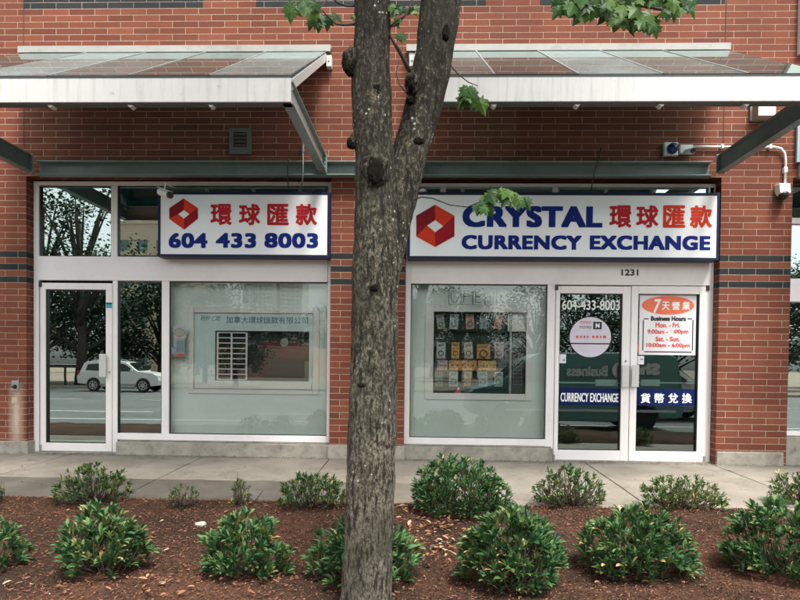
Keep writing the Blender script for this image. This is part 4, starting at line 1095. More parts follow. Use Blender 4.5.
def laurel_leaf(mb, base, d, L, W, roll, mi):
    """folded, slightly drooping spear-shaped leaf"""
    d = d.normalized(); s_ = d.cross(Vector((0, 0, 1)))
    if s_.length < .05: s_ = Vector((1, 0, 0))
    s_.normalize(); s_ = Matrix.Rotation(roll, 3, d) @ s_; u = s_.cross(d).normalized()
    c = lambda t_, w, lift: base + d * (L * t_) + s_ * w + u * (lift)
    P = [c(0, 0, 0), c(.45, -W * .42, .10*L), c(.78, -W*.42, .06*L), c(1, 0, -.06*L), c(.78, W*.42, .06*L), c(.45, W*.42, .10*L), c(.45, 0, .02*L), c(.78, 0, -.0*L)]
    n = len(mb.v); mb.v += [tuple(p) for p in P]
    for f in ((0, 6, 1), (1, 6, 7, 2), (2, 7, 3), (0, 5, 6), (6, 5, 4, 7), (7, 4, 3)):
        mb.f.append(tuple(n + i for i in f)); mb.m.append(mi)
def shrub(px, py, wpx, hpx, dens, pale, label, seed, twiggy=0.0, leafL=0.065, open_=0.0):
    leafL *= .80; dens *= 1.3; open_ = max(open_, .04)
    rr = random.Random(seed)
    g = ground_at(px, py); dist = g.y - CAM.y; k = dist / FPX
    a, h = wpx * k / 2 * .95, hpx * k * .87
    g.y += -0.0
    base = Vector((g.x, g.y + a * .35, gz(g.x, g.y + a * .35)))
    if base.y > -2.35: base.y = max(base.y - .0, g.y); 
    e = empty('laurel_shrub', base, label, 'shrub', 'low laurel shrubs in the planting bed')
    L = MB(); T_ = MB()
    # a few lobes make the outline uneven
    lobes = [(Vector((rr.uniform(-.55, .55) * a, rr.uniform(-.35, .35) * a, h * rr.uniform(.25, .62))), rr.uniform(.36, .62)) for _ in range(9)]
    lobes.append((Vector((0, 0, h * .38)), .70))
    nt_ = max(34, int(dens * 2.0 * (a / .35) ** 2 * (h / .4) ** .8))
    tips = []
    tries = 0
    while len(tips) < nt_ and tries < nt_ * 40:
        tries += 1
        v = Vector((rr.uniform(-1, 1), rr.uniform(-1, 1), rr.uniform(-.15, 1)))
        if v.length > 1: continue
        if rr.random() > v.length ** 1.3 * 1.1: continue
        p = Vector((v.x * a * 1.02, v.y * a * .85, h * (.10 + .80 * max(v.z, -.08) + rr.uniform(-.03, .10))))
        ok = 0
        for c, r_ in lobes:
            q = (p - c); q = Vector((q.x / (a * r_ * 1.25), q.y / (a * r_ * 1.25), q.z / (h * r_ * 1.05)))
            if q.length < 1: ok = 1
        if not ok: continue
        if open_ and noise.noise(Vector((p.x * 9, p.y * 9, p.z * 9 + seed))) > .35 - open_: continue
        tips.append((p, v))
    for p, v in tips:
        out = Vector((v.x * .9, v.y * .9, .75 + rr.uniform(-.2, .35))).normalized()
        w = base + p
        if w.z < gz(w.x, w.y) + .02: continue
        nl = rr.choice((5, 6, 7, 8)); lp = leafL * rr.uniform(.85, 1.4); ph = rr.uniform(0, 6.28)
        s1 = out.cross(Vector((.3, .2, .9))).normalized(); s2 = out.cross(s1).normalized()
        mi = 1 if rr.random() < pale else 0
        for i in range(nl):
            an = ph + i * 2.4; sp = rr.uniform(.35, 1.05)
            d = (out + (s1 * math.cos(an) + s2 * math.sin(an)) * sp)
            mm = 2 if rr.random() < .016 + .045 * pale else mi
            laurel_leaf(L, w - out * rr.uniform(0, .025), d, lp * rr.uniform(.7, 1.1), lp * .31, rr.uniform(-.6, .6), mm)
        if rr.random() < .16 + twiggy * .5:
            b0 = base + Vector((rr.uniform(-.10, .10) * a * 2, rr.uniform(-.1, .1) * a, -.02)); mid = (b0 + w) / 2 + Vector((v.x * a * .25, v.y * a * .2, -.02))
            T_.tube([b0, mid, w], [.0055, .004, .0022], 5)
    if twiggy:
        for i in range(int(twiggy * 7)):
            an = rr.uniform(0, 6.28); r_ = rr.uniform(.3, .95); b0 = base + Vector((rr.uniform(-.2, .2) * a, 0, -.02))
            w = base + Vector((math.cos(an) * a * r_, math.sin(an) * a * r_ * .8, h * rr.uniform(.6, 1.12)))
            mid = (b0 + w) / 2 + Vector((rr.uniform(-.03, .03), 0, -.02)); T_.tube([b0, mid, w], [.006, .004, .002], 5)
    T_.build('stems', M['twig'], e, smooth=True)
    L.build('leaves', [M['leaf_g'], M['leaf_y'], M['leaf_dry']], e)
    return e
shrub(86, 505, 84, 44, 120, .55, 'pale speckled shrub at the pavement edge behind the leftmost full green shrub', 11, .5, .055, .15)
shrub(180, 509, 38, 28, 60, .7, 'tiny twiggy shrub alone at pavement edge left of the tree', 12, .9, .04, .1)
shrub(239, 506, 22, 36, 90, .7, 'tiny upright shrub sprig beside the dead forked twig', 13, .6, .042)
shrub(313, 510, 80, 44, 160, .45, 'pale green shrub at pavement edge just left of the trunk', 14, .2, .05)
shrub(458, 516, 112, 66, 150, .03, 'large dense dark green shrub at pavement edge right of the trunk', 15, 0, .062)
shrub(572, 508, 80, 50, 120, .5, 'sparse shrub with open twigs in front of the double door', 16, .7, .05, .2)
shrub(687, 509, 92, 42, 150, .7, 'yellowish shrub at pavement edge in front of the right pier', 17, .5, .05, .1)
shrub(803, 506, 60, 40, 160, .5, 'pale shrub cut by right edge of the photo, back row', 18, .3, .05)
shrub(-4, 503, 14, 26, 60, .8, 'yellowish sprig cut by the left edge, back row', 19, .3, .04)
shrub(-22, 573, 86, 58, 150, .05, 'green shrub mostly outside the left edge, front row', 20, 0, .07)
shrub(94, 577, 102, 82, 150, .20, 'round green shrub with yellowed leaves, leftmost full one of the front row', 21, .0, .072)
shrub(240, 578, 102, 74, 150, .22, 'green shrub in front of the sprig, second full one of front row', 22, 0, .072)
shrub(363, 588, 122, 78, 140, .10, 'green shrub partly hidden behind the trunk', 23, 0, .072)
shrub(514, 590, 112, 92, 165, .18, 'tallest front row shrub, bushy bright green, right of the trunk', 24, 0, .076)
shrub(641, 579, 124, 78, 160, .15, 'wide green front row shrub before the right glass door', 25, 0, .072)
shrub(792, 578, 118, 88, 140, .08, 'green shrub with upright shoot cut by right edge, front row', 26, .1, .072)
# dead forked twig
g = ground_at(252, 505); mb = MB()
mb.tube([g + Vector((0, 0, -.02)), g + Vector((.03, 0, .04)), g + Vector((.09, .0, .12))], [.006, .005, .003], 6); mb.tube([g + Vector((.02, 0, .03)), g + Vector((-.04, .01, .07))], [.004, .002], 6)
tag(mb.build('dead_twig', M['twig'], smooth=True), 'dead forked twig sticking up at the pavement edge left of trunk', 'twig')

# ================================================================== STREET TREE
def bark_mat():
    m, t, b = new_mat('lichened_bark'); p = geo(t)
    mp = N(t, 'ShaderNodeMapping'); mp.inputs['Scale'].default_value = (1, 1, .55); t.links.new(p, mp.inputs[0]); pv = mp.outputs[0]
    sx = t.nodes.new('ShaderNodeSeparateXYZ'); t.links.new(p, sx.inputs[0])
    f = noisen(t, 26, 9, .72, pv); g = noisen(t, 70, 8, .74, pv); l = noisen(t, 3.2, 5, .6, p)
    c = ramp(t, f, [(.36, (.008, .007, .0055)), (.54, (.030, .026, .019)), (.72, (.090, .076, .052))])
    # lichen crust in patches, thinned with height to paint in the shaded upper trunk
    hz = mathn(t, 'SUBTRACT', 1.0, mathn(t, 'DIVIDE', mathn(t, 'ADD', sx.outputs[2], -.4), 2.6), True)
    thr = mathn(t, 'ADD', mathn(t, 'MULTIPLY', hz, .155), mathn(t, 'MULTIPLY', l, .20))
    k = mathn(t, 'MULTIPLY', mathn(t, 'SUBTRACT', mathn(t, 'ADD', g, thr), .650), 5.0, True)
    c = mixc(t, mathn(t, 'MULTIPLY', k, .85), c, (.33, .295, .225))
    c = mixc(t, ramp(t, noisen(t, 210, 4, .8, pv), [(.36, .85), (.50, 0.0)]), c, (.018, .016, .012))
    c = mixc(t, ramp(t, noisen(t, 4.5, 5, .6, p), [(.54, 0.0), (.66, .5)]), c, (.035, .034, .024))
    v = N(t, 'ShaderNodeTexVoronoi'); v.inputs['Scale'].default_value = 34; t.links.new(p, v.inputs['Vector'])
    k2 = mathn(t, 'MULTIPLY', mathn(t, 'LESS_THAN', mathn(t, 'ADD', v.outputs['Distance'], mathn(t, 'MULTIPLY', f, .35)), .36), mathn(t, 'GREATER_THAN', noisen(t, 5, 3, .5, p), .585))
    c = mixc(t, k2, c, (.38, .38, .33))
    mf = N(t, 'ShaderNodeMapping'); mf.inputs['Scale'].default_value = (1, 1, .16); t.links.new(p, mf.inputs[0])
    fis = noisen(t, 46, 6, .65, mf.outputs[0])
    c = mixc(t, ramp(t, fis, [(.40, .9), (.47, 0.0)]), c, (.010, .009, .007))
    c = mixc(t, ramp(t, noisen(t, 1.6, 4, .6, p), [(.50, 0.0), (.62, .55)]), c, (.022, .024, .016))
    k3 = ramp(t, noisen(t, 7.5, 6, .7, p), [(.66, 0.0), (.74, .8)])
    c = mixc(t, k3, c, (.30, .16, .04))
    t.links.new(c, b.inputs['Base Color']); b.inputs['Roughness'].default_value = .9; b.inputs['Specular IOR Level'].default_value = .2
    bump(t, mathn(t, 'ADD', mathn(t, 'ADD', f, mathn(t, 'MULTIPLY', g, .6)), mathn(t, 'MULTIPLY', fis, 1.2)), 1.0, .014, b)
    return m
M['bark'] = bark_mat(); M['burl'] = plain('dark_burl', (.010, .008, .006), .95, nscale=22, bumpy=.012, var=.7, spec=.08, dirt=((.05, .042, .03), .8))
YT = -4.35
def tp(l, r, y, Y=YT): a_, b2 = at(l, y, Y), at(r, y, Y); return (a_ + b2) / 2, (b2.x - a_.x) / 2
main = [(330, 402, 640), (338, 393, 612), (341, 391.5, 590), (344.5, 392.5, 545), (346, 394, 500), (347, 395.5, 455), (348.5, 397, 420), (350, 398, 380), (351.5, 398.5, 335), (352, 398, 300), (353, 400, 260), (354, 398, 230), (355, 395, 200), (355.5, 393.5, 160), (353, 392.5, 130), (351.5, 391.5, 100), (352.5, 390, 70), (354.5, 390, 35), (355, 390, 0), (357, 390, -60), (362, 392, -140), (370, 396, -240)]
fork = [(372, 397, 300), (374, 401, 270), (377, 407.5, 240), (380, 413.5, 210), (385, 421, 180), (393, 429, 150), (400, 436, 125), (406, 443.5, 100), (411, 449, 78), (415.5, 453.5, 55), (418.5, 458.5, 25), (420.5, 461, 0), (424, 464, -50), (434, 470, -130), (446, 478, -220)]
def resample(lst, Yf, step=.03):
    P = [tp(*q, Y=Yf(i, len(lst))) for i, q in enumerate(lst)]
    out = []
    for i in range(len(P) - 1):
        n = max(1, int((P[i+1][0] - P[i][0]).length / step))
        for k in range(n): t_ = k / n; out.append((P[i][0].lerp(P[i+1][0], t_), P[i][1] * (1 - t_) + P[i+1][1] * t_))
    out.append(P[-1]); return out
def bj(q, p, r):
    d = (q - p).normalized(); n = noise.noise(q * 9) * .05 + noise.noise(q * 24) * .035 + noise.noise(Vector((q.x * 30, q.y * 30, q.z * 10))) * .03
    return q + d * r * n
tree = empty('street_tree', at(366, 608, YT), 'forked lichen spotted tree trunk standing in front of the brick wall', 'tree')
mb = MB()
for lst, Yf in ((main, lambda i, n: YT), (fork, lambda i, n: YT + .015 + .012 * i)):
    pr = resample(lst, Yf); mb.tube([p for p, r in pr], [r for p, r in pr], 40, jitter=bj)
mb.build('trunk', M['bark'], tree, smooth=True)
def burl(px, py, rx, rz, Yo, ry=.03, parent=tree, mat='burl', nm='burl'):
    c = at(px, py, YT + Yo); b_ = bmesh.new(); bmesh.ops.create_icosphere(b_, subdivisions=4, radius=1)
    kx = (YT + Yo + 7.5) / FPX
    for v in b_.verts:
        n = 1 + .30 * noise.noise(v.co * 2.1 + Vector((px, py, 0))) + .22 * noise.noise(v.co * 5) + .12 * noise.noise(v.co * 12) - .35 * math.exp(-((v.co.x - .15) ** 2 + (v.co.z - .1) ** 2) / .12)
        v.co = Vector((v.co.x * rx * kx * n, v.co.y * ry * n, v.co.z * rz * kx * n)) + c - parent.matrix_world.translation
    me = bpy.data.meshes.new(nm); b_.to_mesh(me); b_.free(); me.materials.append(M[mat])
    for p in me.polygons: p.use_smooth = True
    o = bpy.data.objects.new(nm, me); COL.objects.link(o); o.parent = parent
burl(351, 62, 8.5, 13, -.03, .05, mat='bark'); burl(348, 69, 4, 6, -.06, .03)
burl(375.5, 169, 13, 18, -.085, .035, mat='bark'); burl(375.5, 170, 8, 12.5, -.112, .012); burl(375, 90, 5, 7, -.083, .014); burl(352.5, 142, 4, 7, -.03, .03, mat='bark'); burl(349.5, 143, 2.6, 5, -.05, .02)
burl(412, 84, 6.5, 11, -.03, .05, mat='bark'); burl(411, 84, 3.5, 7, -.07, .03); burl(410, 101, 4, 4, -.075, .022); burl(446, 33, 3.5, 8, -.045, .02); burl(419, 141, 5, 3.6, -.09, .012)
burl(362, 385, 4.5, 1.8, -.112, .006); burl(374, 288, 4, 3, -.118, .010); burl(369, 412, 1.6, 6, -.117, .006); burl(377, 405, 1.8, 6, -.110, .006)
# twigs and leaves seen at the top of the photo
M['tleaf'] = leaf_mat('maple_leaf', (.022, .065, .014), (.045, .120, .022), (.13, .23, .04), .45, .5)
M['tbranch'] = plain('dark_branch', (.03, .025, .02), .85)
LEAF = [(0, 0), (.10, .06), (.34, -.02), (.26, .16), (.50, .30), (.34, .40), (.40, .62), (.20, .58), (.14, .78), (0, 1.05), (-.14, .78), (-.20, .58), (-.40, .62), (-.34, .40), (-.50, .30), (-.26, .16), (-.34, -.02), (-.10, .06)]
def maple(mb, c, d, nrm, L):
    d = d.normalized(); s_ = d.cross(nrm)
    if s_.length < .05: s_ = Vector((1, 0, 0))
    s_.normalize(); u = s_.cross(d).normalized(); n = len(mb.v)
    cen = c + d * L * .38 + u * .05 * L
    mb.v.append(tuple(cen))
    for x, y in LEAF: mb.v.append(tuple(c + s_ * x * L + d * y * L - u * (abs(x) * .35 + .12 * max(0, y - .6)) * L))
    k = len(LEAF)
    for i in range(k): mb.f.append((n, n + 1 + i, n + 1 + (i + 1) % k)); mb.m.append(0)
lv, br = MB(), MB()
tr_rng = random.Random(5)
def spray(px, py, w, h, n, Y, L=.075):
    for i in range(n):
        x, y = px + tr_rng.uniform(-w, w), py + tr_rng.uniform(-h, h); c = at(x, y, Y + tr_rng.uniform(-.12, .12))
        d = Vector((tr_rng.uniform(-.8, .8), tr_rng.uniform(-.5, .3), -1 + tr_rng.uniform(-.1, .5))); maple(lv, c, d, Vector((tr_rng.uniform(-.4, .4), -1, tr_rng.uniform(.1, .9))), L * tr_rng.uniform(.7, 1.15))
def branch(pts, r0, r1, Y0, Y1):
    n = len(pts); br.tube([at(*p, Y0 + (Y1 - Y0) * i / (n - 1)) for i, p in enumerate(pts)], [r0 + (r1 - r0) * i / (n - 1) for i in range(n)], 7)
branch([(357, 24), (345, 25), (336, 24), (328, 17), (322, 10)], .006, .003, YT, YT - .1); branch([(357, 6), (346, 6), (338, 3), (330, -4)], .006, .004, YT, YT - .1)
branch([(330, -4), (322, 6), (314, 12)], .004, .002, YT - .1, YT - .15)
spray(302, 2, 13, 5, 13, YT - .15, .075); spray(313, 15, 6, 5, 6, YT - .12, .065); spray(330, 13, 3, 2, 2, YT - .1, .075); spray(352, 14, 2, 2, 1, YT - .14, .04)
branch([(389, 27), (398, 24), (406, 14), (412, 2), (414, -10)], .006, .004, YT, YT + .1); branch([(389, 27), (402, 17)], .003, .002, YT, YT - .05)
spray(400, 5, 9, 5, 8, YT + .05, .055); spray(413, 6, 3, 7, 4, YT + .1, .05); spray(397, 33, 4, 2, 3, YT, .055); spray(398, 19, 4, 3, 2, YT, .05)
branch([(413, 77), (402, 56), (389, 34)], .013, .006, YT + .06, YT - .02); branch([(399, 62), (396, 72), (399, 84), (407, 94)], .0025, .0025, YT, YT + .02)
branch([(458, -30), (520, -22), (580, -6), (618, 4), (644, 6), (668, 11)], .016, .006, YT + .1, YT + .1); branch([(618, 4), (640, -3), (690, -8)], .006, .003, YT + .1, YT + .1)
spray(578, 2, 20, 10, 20, YT + .1, .095); spray(622, 7, 26, 11, 28, YT + .1, .10); spray(650, 17, 13, 8, 9, YT + .08, .09); spray(674, 2, 20, 8, 11, YT + .12, .085); spray(640, -8, 60, 8, 30, YT + .1, .075)
branch([(446, 60), (458, 74), (468, 82), (478, 86)], .004, .002, YT + .15, YT + .12); spray(475, 92, 13, 8, 16, YT + .12, .085)
branch([(414, 200), (421, 197), (432, 198), (450, 205), (468, 207)], .0042, .003, YT - .06, YT - .12); branch([(468, 207), (484, 200), (500, 192), (520, 196)], .003, .002, YT - .12, YT - .1)
spray(498, 193, 14, 5, 13, YT - .1, .075); spray(518, 197, 7, 6, 6, YT - .1, .075); spray(483, 205, 8, 4, 6, YT - .12, .07)
# crown above the frame
crn = random.Random(9)
def crown_pt():
    while True:
        v = Vector((crn.uniform(-1, 1), crn.uniform(-1, 1), crn.uniform(-1, 1)))
        if .3 < v.length < 1: return v
for i in range(26):
    an = crn.uniform(0, 6.28); r_ = crn.uniform(1.0, 2.6); z_ = crn.uniform(5.6, 8.4)
    st = at(375 if i % 2 else 450, -60 - 6 * i, YT); tgt = Vector((-.1 + r_ * math.cos(an), YT + r_ * math.sin(an) * .8, z_))
    br.tube([st, st.lerp(tgt, .5) + Vector((0, 0, .25)), tgt], [.035, .02, .008], 6)
    for k in range(95):
        c = tgt + Vector((crn.gauss(0, .42), crn.gauss(0, .42), crn.gauss(0, .30)))
        if c.z < 4.95 + .1 * (c.y - YT): c.z += 1.0
        maple(lv, c, Vector((crn.uniform(-1, 1), crn.uniform(-1, 1), -crn.random())), Vector((crn.uniform(-.6, .6), crn.uniform(-.6, .6), 1)), crn.uniform(.09, .15))
br.build('branches', M['tbranch'], tree, smooth=True)
lv.build('leaves', M['tleaf'], tree)

# ================================================================== ACROSS THE STREET (seen in the reflections)
def car_profile(pts, w, tumble, zbelt, mats, e, name='body'):
    """side outline extruded across the car; the greenhouse leans inward"""
    mb = MB(); n = len(pts); 
    secs = [(-w/2, 1.0), (-w/2 * .93, 1.0), (w/2 * .93, 1.0), (w/2, 1.0)]
    vs = []
    for s_ in (-1, 1):
        for (x, z) in pts:
            t_ = max(0, (z - zbelt)) * tumble; vs.append((x, s_ * (w/2 - t_), z))
    mb.v = [tuple(v) for v in vs]
    mb.f.append(tuple(range(n))); mb.m.append(0); mb.f.append(tuple(range(2*n - 1, n - 1, -1))); mb.m.append(0)
    for i in range(n): j = (i + 1) % n; mb.f.append((i, n + i, n + j, j)); mb.m.append(0)
    return mb
def wheel(e, x, y, z, r, w):
    mb = MB(); mb.lathe((x, y, z), [(r * .62, -w/2), (r * .95, -w/2), (r, -w/2 + .03), (r, w/2 - .03), (r * .95, w/2), (r * .62, w/2)], 'y', 28); t_ = mb.build('wheel', M['tyre'], e, smooth=False, bevel=.01)
    s_ = -1 if y < 0 else 1
    rim = MB(); 
    yo = y + s_ * (w/2 + .004)
    rim.lathe((x, yo, z), [(r * .16, 0), (r * .14, s_ * .02)], 'y', 12)
    for k in range(7):
        a_ = 2 * math.pi * k / 7; d_ = Vector((math.cos(a_), 0, math.sin(a_))); c0 = Vector((x, yo, z)); rim.bar(c0 + d_ * r * .1, c0 + d_ * r * .62, .03, .05, up=d_.cross(Vector((0, 1, 0))))
    for k in range(24):
        a0, a1 = 2*math.pi*k/24, 2*math.pi*(k+1)/24
        rim.bar((x + r*.62*math.cos(a0), yo, z + r*.62*math.sin(a0)), (x + r*.62*math.cos(a1), yo, z + r*.62*math.sin(a1)), .03, .03, up=Vector((0, 1, 0)))
    rim.build('rim', M['alloy'], t_)
M['tyre'] = plain('tyre_rubber', (.02, .02, .02), .8); M['alloy'] = plain('alloy_rim', (.55, .55, .55), .3, metal=.8)
M['carwhite'] = plain('white_car_paint', (.72, .70, .67), .22, var=.02); M['tail'] = plain('red_lamp', (.45, .02, .02), .2); M['headl'] = plain('clear_lamp', (.6, .6, .58), .1)
M['vanteal'] = plain('teal_van_paint', (.15, .32, .29), .3, var=.03)
def suv(name, loc, rz, label, cat, group):
    e = empty(name, (0, 0, 0), label, cat, group)
    out = [(-2.25, .45), (-2.30, .75), (-2.24, 1.0), (-2.12, 1.08), (-1.95, 1.55), (-1.80, 1.66), (-.9, 1.72), (.1, 1.68), (.45, 1.60), (1.10, 1.14), (1.95, 1.02), (2.22, .88), (2.28, .62), (2.22, .36), (1.85, .32)]
    arch = lambda cx: [(cx + .40 * math.cos(a_), .36 + .40 * math.sin(a_)) for a_ in [k * math.pi / 8 for k in range(0, 9)]]
    pts = out + arch(1.40) + [(.9, .28), (-.9, .28)] + arch(-1.36) + [(-1.8, .40)]
    mb = car_profile(pts, 1.78, .22, 1.05, None, e); body = mb.build('body', M['carwhite'], e, bevel=.03)
    for s_ in (-1, 1):
        for nm, poly in (('window', [(-1.80, 1.16), (-1.72, 1.50), (-.95, 1.56), (-.85, 1.12)]), ('window', [(-.78, 1.12), (-.85, 1.56), (.0, 1.56), (.02, 1.12)]), ('window', [(.08, 1.12), (.06, 1.56), (.36, 1.52), (.92, 1.14)])):
            m2 = MB(); f = [(x, s_ * (.89 - max(0, z - 1.05) * .22 + .004), z) for x, z in poly]; m2.poly(f); o = m2.build(nm, M['g_car2'], e)
        m2 = MB(); m2.box(.70, .86, s_ * .90 - .05 + s_ * .05, s_ * .90 + .05 + s_ * .05, 1.10, 1.24); m2.build('mirror', M['carwhite'], e, bevel=.03)
        m2 = MB(); m2.box(2.08, 2.24, s_ * .74 - .12, s_ * .74 + .12, .78, .92); m2.build('headlight', M['headl'], e, bevel=.03)
        m2 = MB(); m2.box(-2.275, -2.10, s_ * .80 - .08, s_ * .80 + .09, .88, 1.12); m2.build('tail_light', M['tail'], e, bevel=.02)
        m2 = MB(); m2.box(-1.0, 1.0, s_ * .892 - .01, s_ * .892 + .01, .34, .44); m2.build('sill', M['grey'], e)
        for x in (1.40, -1.36): wheel(e, x, s_ * .80, .36, .36, .22)
        m2 = MB(); m2.tube([(-1.5, s_ * .66, 1.72), (-1.3, s_ * .66, 1.77), (-.3, s_ * .66, 1.77), (-.1, s_ * .66, 1.71)], .018, 8); m2.build('roof_rail', M['grey'], e)
    m2 = MB(); m2.poly([(1.06, -.72, 1.18), (1.06, .72, 1.18), (.50, .66, 1.60), (.50, -.66, 1.60)]); 
    m2.v = [(x + .02, y, z + .02) for x, y, z in m2.v]; m2.build('windscreen', M['g_car2'], e)
    e.location = loc; e.rotation_euler = (0, 0, rz)
    return e
M['g_car2'] = plain('dark_car_glass', (.012, .016, .017), .06)
def refl_x(px, Yreal): return (px - 420.5) / FPX * (-Yreal + .17 * 2 + 7.5) + 0.0
# cars are mirrored in the glass, so they face the other way in the street
YSUV = -27.6
suv('parked_suv', ((119 - 420.5) / FPX * 35.2, YSUV, ZR), 0.0, 'white compact SUV with roof rails on the far side of the road', 'car', 'cars in the street')
suv('parked_suv', (7.3, -12.6, ZR), 0.0, 'white car in the lane just behind the teal van', 'car', 'cars in the street')
# teal work van at the near kerb, side lettering reads in its mirror image in the doors
def van():
    Yv = -8.9; dist = -Yv + .34 + 7.5
    X = lambda px: (px - 420.5) / FPX * dist
    e = empty('work_van', (X(568), Yv + .95, ZR), 'teal work van with white side lettering parked at the near kerb', 'van')
    x0, x1 = X(466), X(667)
    w = 1.85; z = lambda h: ZR + h
    L_ = x1 - x0
    out = [(x0, .45), (x0 + .03, .85), (x0 + .12, 1.02), (x0 + .75, 1.18), (x0 + 1.45, 1.80), (x0 + 1.75, 1.93), (x1 - .5, 1.97), (x1 - .16, 1.85), (x1 - .05, 1.2), (x1, .55), (x1 - .06, .38)]
    arch = lambda cx: [(cx + .40 * math.cos(a_), .34 + .40 * math.sin(a_)) for a_ in [k * math.pi / 8 for k in range(0, 9)]]
    pts = out + arch(x1 - 1.0) + [(x1 - 1.6, .26), (x0 + 1.5, .26)] + arch(x0 + .95) + [(x0 + .4, .34)]
    mb = car_profile([(x, z(h)) for x, h in pts], w, .10, z(1.1), None, e)
    mb.v = [(a_, b2 + Yv, c_) for a_, b2, c_ in mb.v]; body = mb.build('body', M['vanteal'], e, bevel=.03)
    for s_ in (-1, 1):
        m2 = MB(); m2.poly([(x0 + .95, Yv + s_ * (w/2 - .0 + .004), z(1.2)), (x0 + 1.55, Yv + s_ * (w/2 - .055 + .004), z(1.72)), (x0 + 2.15, Yv + s_ * (w/2 - .055 + .004), z(1.74)), (x0 + 2.15, Yv + s_ * (w/2 + .004), z(1.2))]); m2.build('window', M['g_car2'], e)
        for x in (x0 + .95, x1 - 1.0):
            mm = MB(); wy = Yv + s_ * .80
            mm.lathe((x, wy, z(.34)), [(.2, -.11), (.33, -.11), (.34, -.08), (.34, .08), (.33, .11), (.2, .11)], 'y', 28); t_ = mm.build('wheel', M['tyre'], e)
            r2 = MB(); r2.lathe((x, wy + s_ * .112, z(.34)), [(.22, 0), (.20, s_ * .015), (.06, s_ * .03)], 'y', 20); r2.build('rim', M['alloy'], t_)
        m2 = MB(); m2.box(x0 + .02, x0 + .16, Yv + s_ * .72 - .12, Yv + s_ * .72 + .12, z(.82), z(.98)); m2.build('headlight', M['headl'], e, bevel=.03)
        m2 = MB(); m2.box(x0 + .9, x1 - .2, Yv + s_ * (w/2) - .008, Yv + s_ * (w/2) + .010, z(.50), z(.56)); m2.build('side_strip', M['wvinyl'], e)
    m2 = MB(); m2.poly([(x0 + .78, Yv - .78, z(1.22)), (x0 + .78, Yv + .78, z(1.22)), (x0 + 1.42, Yv + .74, z(1.80)), (x0 + 1.42, Yv - .74, z(1.80))]); m2.v = [(a_ - .02, b2, c_ + .02) for a_, b2, c_ in m2.v]; m2.build('windscreen', M['g_car2'], e)
    m2 = MB(); m2.box(x0 + .9, x0 + 1.05, Yv + w/2, Yv + w/2 + .16, z(1.16), z(1.34)); m2.build('mirror', M['vanteal'], e, bevel=.02)
    # lettering on the shop-facing side, read from the shop side (its reflection is reversed)
    Yt = Yv + w/2 + .006
    zc_ = lambda py: CAM.z - (py - 366.9) / FPX * (dist - w/2)
    ds = dist - w/2; Xs = lambda px: (px - 420.5) / FPX * ds
    text('Business', Xs(565), Xs(606), zc_(374.5), zc_(363.5), Yt, M['wvinyl'], e, bold=.05, flipy=True)
    text('Shaw)', Xs(610), Xs(657), zc_(375.5), zc_(360.5), Yt, M['wvinyl'], e, bold=.08, flipy=True)
van()
# trees over the road
M['far_leaf'] = leaf_mat('far_foliage', (.012, .034, .016), (.022, .060, .026), (.045, .10, .04), .6, .2)
M['far_bark'] = plain('far_bark', (.06, .05, .04), .9)
def far_tree_mesh(seed, n, sparse):
    r_ = random.Random(seed); crown, trunk = MB(), MB()
    cl = []
    for i in range(26 if not sparse else 30):
        an = r_.uniform(0, 6.28); rr_ = r_.uniform(.15, 1) ** .6; h_ = r_.uniform(.26, 1.0)
        w_ = 1.0 - abs(h_ - .55) * 1.1
        cl.append(Vector((math.cos(an) * rr_ * .36 * w_, math.sin(an) * rr_ * .36 * w_, h_ * .95)))
    trunk.tube([(0, 0, 0), (.01, 0, .2), (0, .01, .45), (.0, 0, .8)], [.028, .020, .014, .004], 8)
    for c in cl: trunk.tube([(0, 0, max(.12, c.z * .55)), c * .6 + Vector((0, 0, c.z * .25)), c], [.010, .006, .002], 5)
    for i in range(n):
        c = r_.choice(cl) + Vector((r_.gauss(0, .052), r_.gauss(0, .052), r_.gauss(0, .042))) * (1.1 if sparse else 1.25)
        s_ = r_.uniform(.010, .020) * (.62 if sparse else 1); d = Vector((r_.uniform(-1, 1), r_.uniform(-1, 1), r_.uniform(-.8, .4))).normalized(); s2 = d.cross(Vector((r_.uniform(-.5, .5), r_.uniform(-.5, .5), 1))).normalized()
        crown.poly([c - d * s_, c - s2 * s_ * .75, c + d * s_, c + s2 * s_ * .75])
    return crown, trunk
protos = []
for seed, n, sp in ((1, 5200, False), (2, 5200, False), (3, 3000, True)):
    e = empty('broadleaf_tree', (0, 0, 0)); cm, tm = far_tree_mesh(seed, n, sp); cm.build('crown', M['far_leaf'], e); tm.build('trunk', M['far_bark'], e, smooth=True); protos.append(e)
used = [False] * 3
trees = [(-29, -38, 9.5, 0), (-25.5, -40, 8.6, 1), (-22.3, -37, 9.2, 0), (-19.3, -39, 8.8, 1), (-16.3, -40, 7.4, 0), (-33, -37, 10, 1), (-37.5, -39, 9, 0), (-22.2, -33.2, 13.5, 2), (-25.0, -33.6, 12.5, 2), (-12.0, -33.5, 6.8, 0), (-26, -84, 9.5, 0), (-20, -86, 9, 1), (-14, -85, 10, 0), (-8, -84, 9, 1), (-2, -60, 9, 0),
         (4, -58, 9.5, 1), (8.5, -40, 7.5, 0), (12, -42, 8.2, 1), (15.5, -40, 7.8, 0), (19.5, -42, 9, 1), (23, -40, 8.4, 0), (27, -42, 9, 1), (-45, -60, 12, 0), (-52, -62, 13, 1), (35, -50, 11, 0), (-3.5, -75, 11, 1), (1.5, -80, 12, 0), (-32, -83, 10, 1), (7, -75, 11, 0), (-42, -36, 9, 1)]
ordn = ['first', 'second', 'third', 'fourth', 'fifth', 'sixth', 'seventh', 'eighth', 'ninth', 'tenth', 'eleventh', 'twelfth', 'thirteenth', 'fourteenth', 'fifteenth', 'sixteenth', 'seventeenth', 'eighteenth', 'nineteenth', 'twentieth']
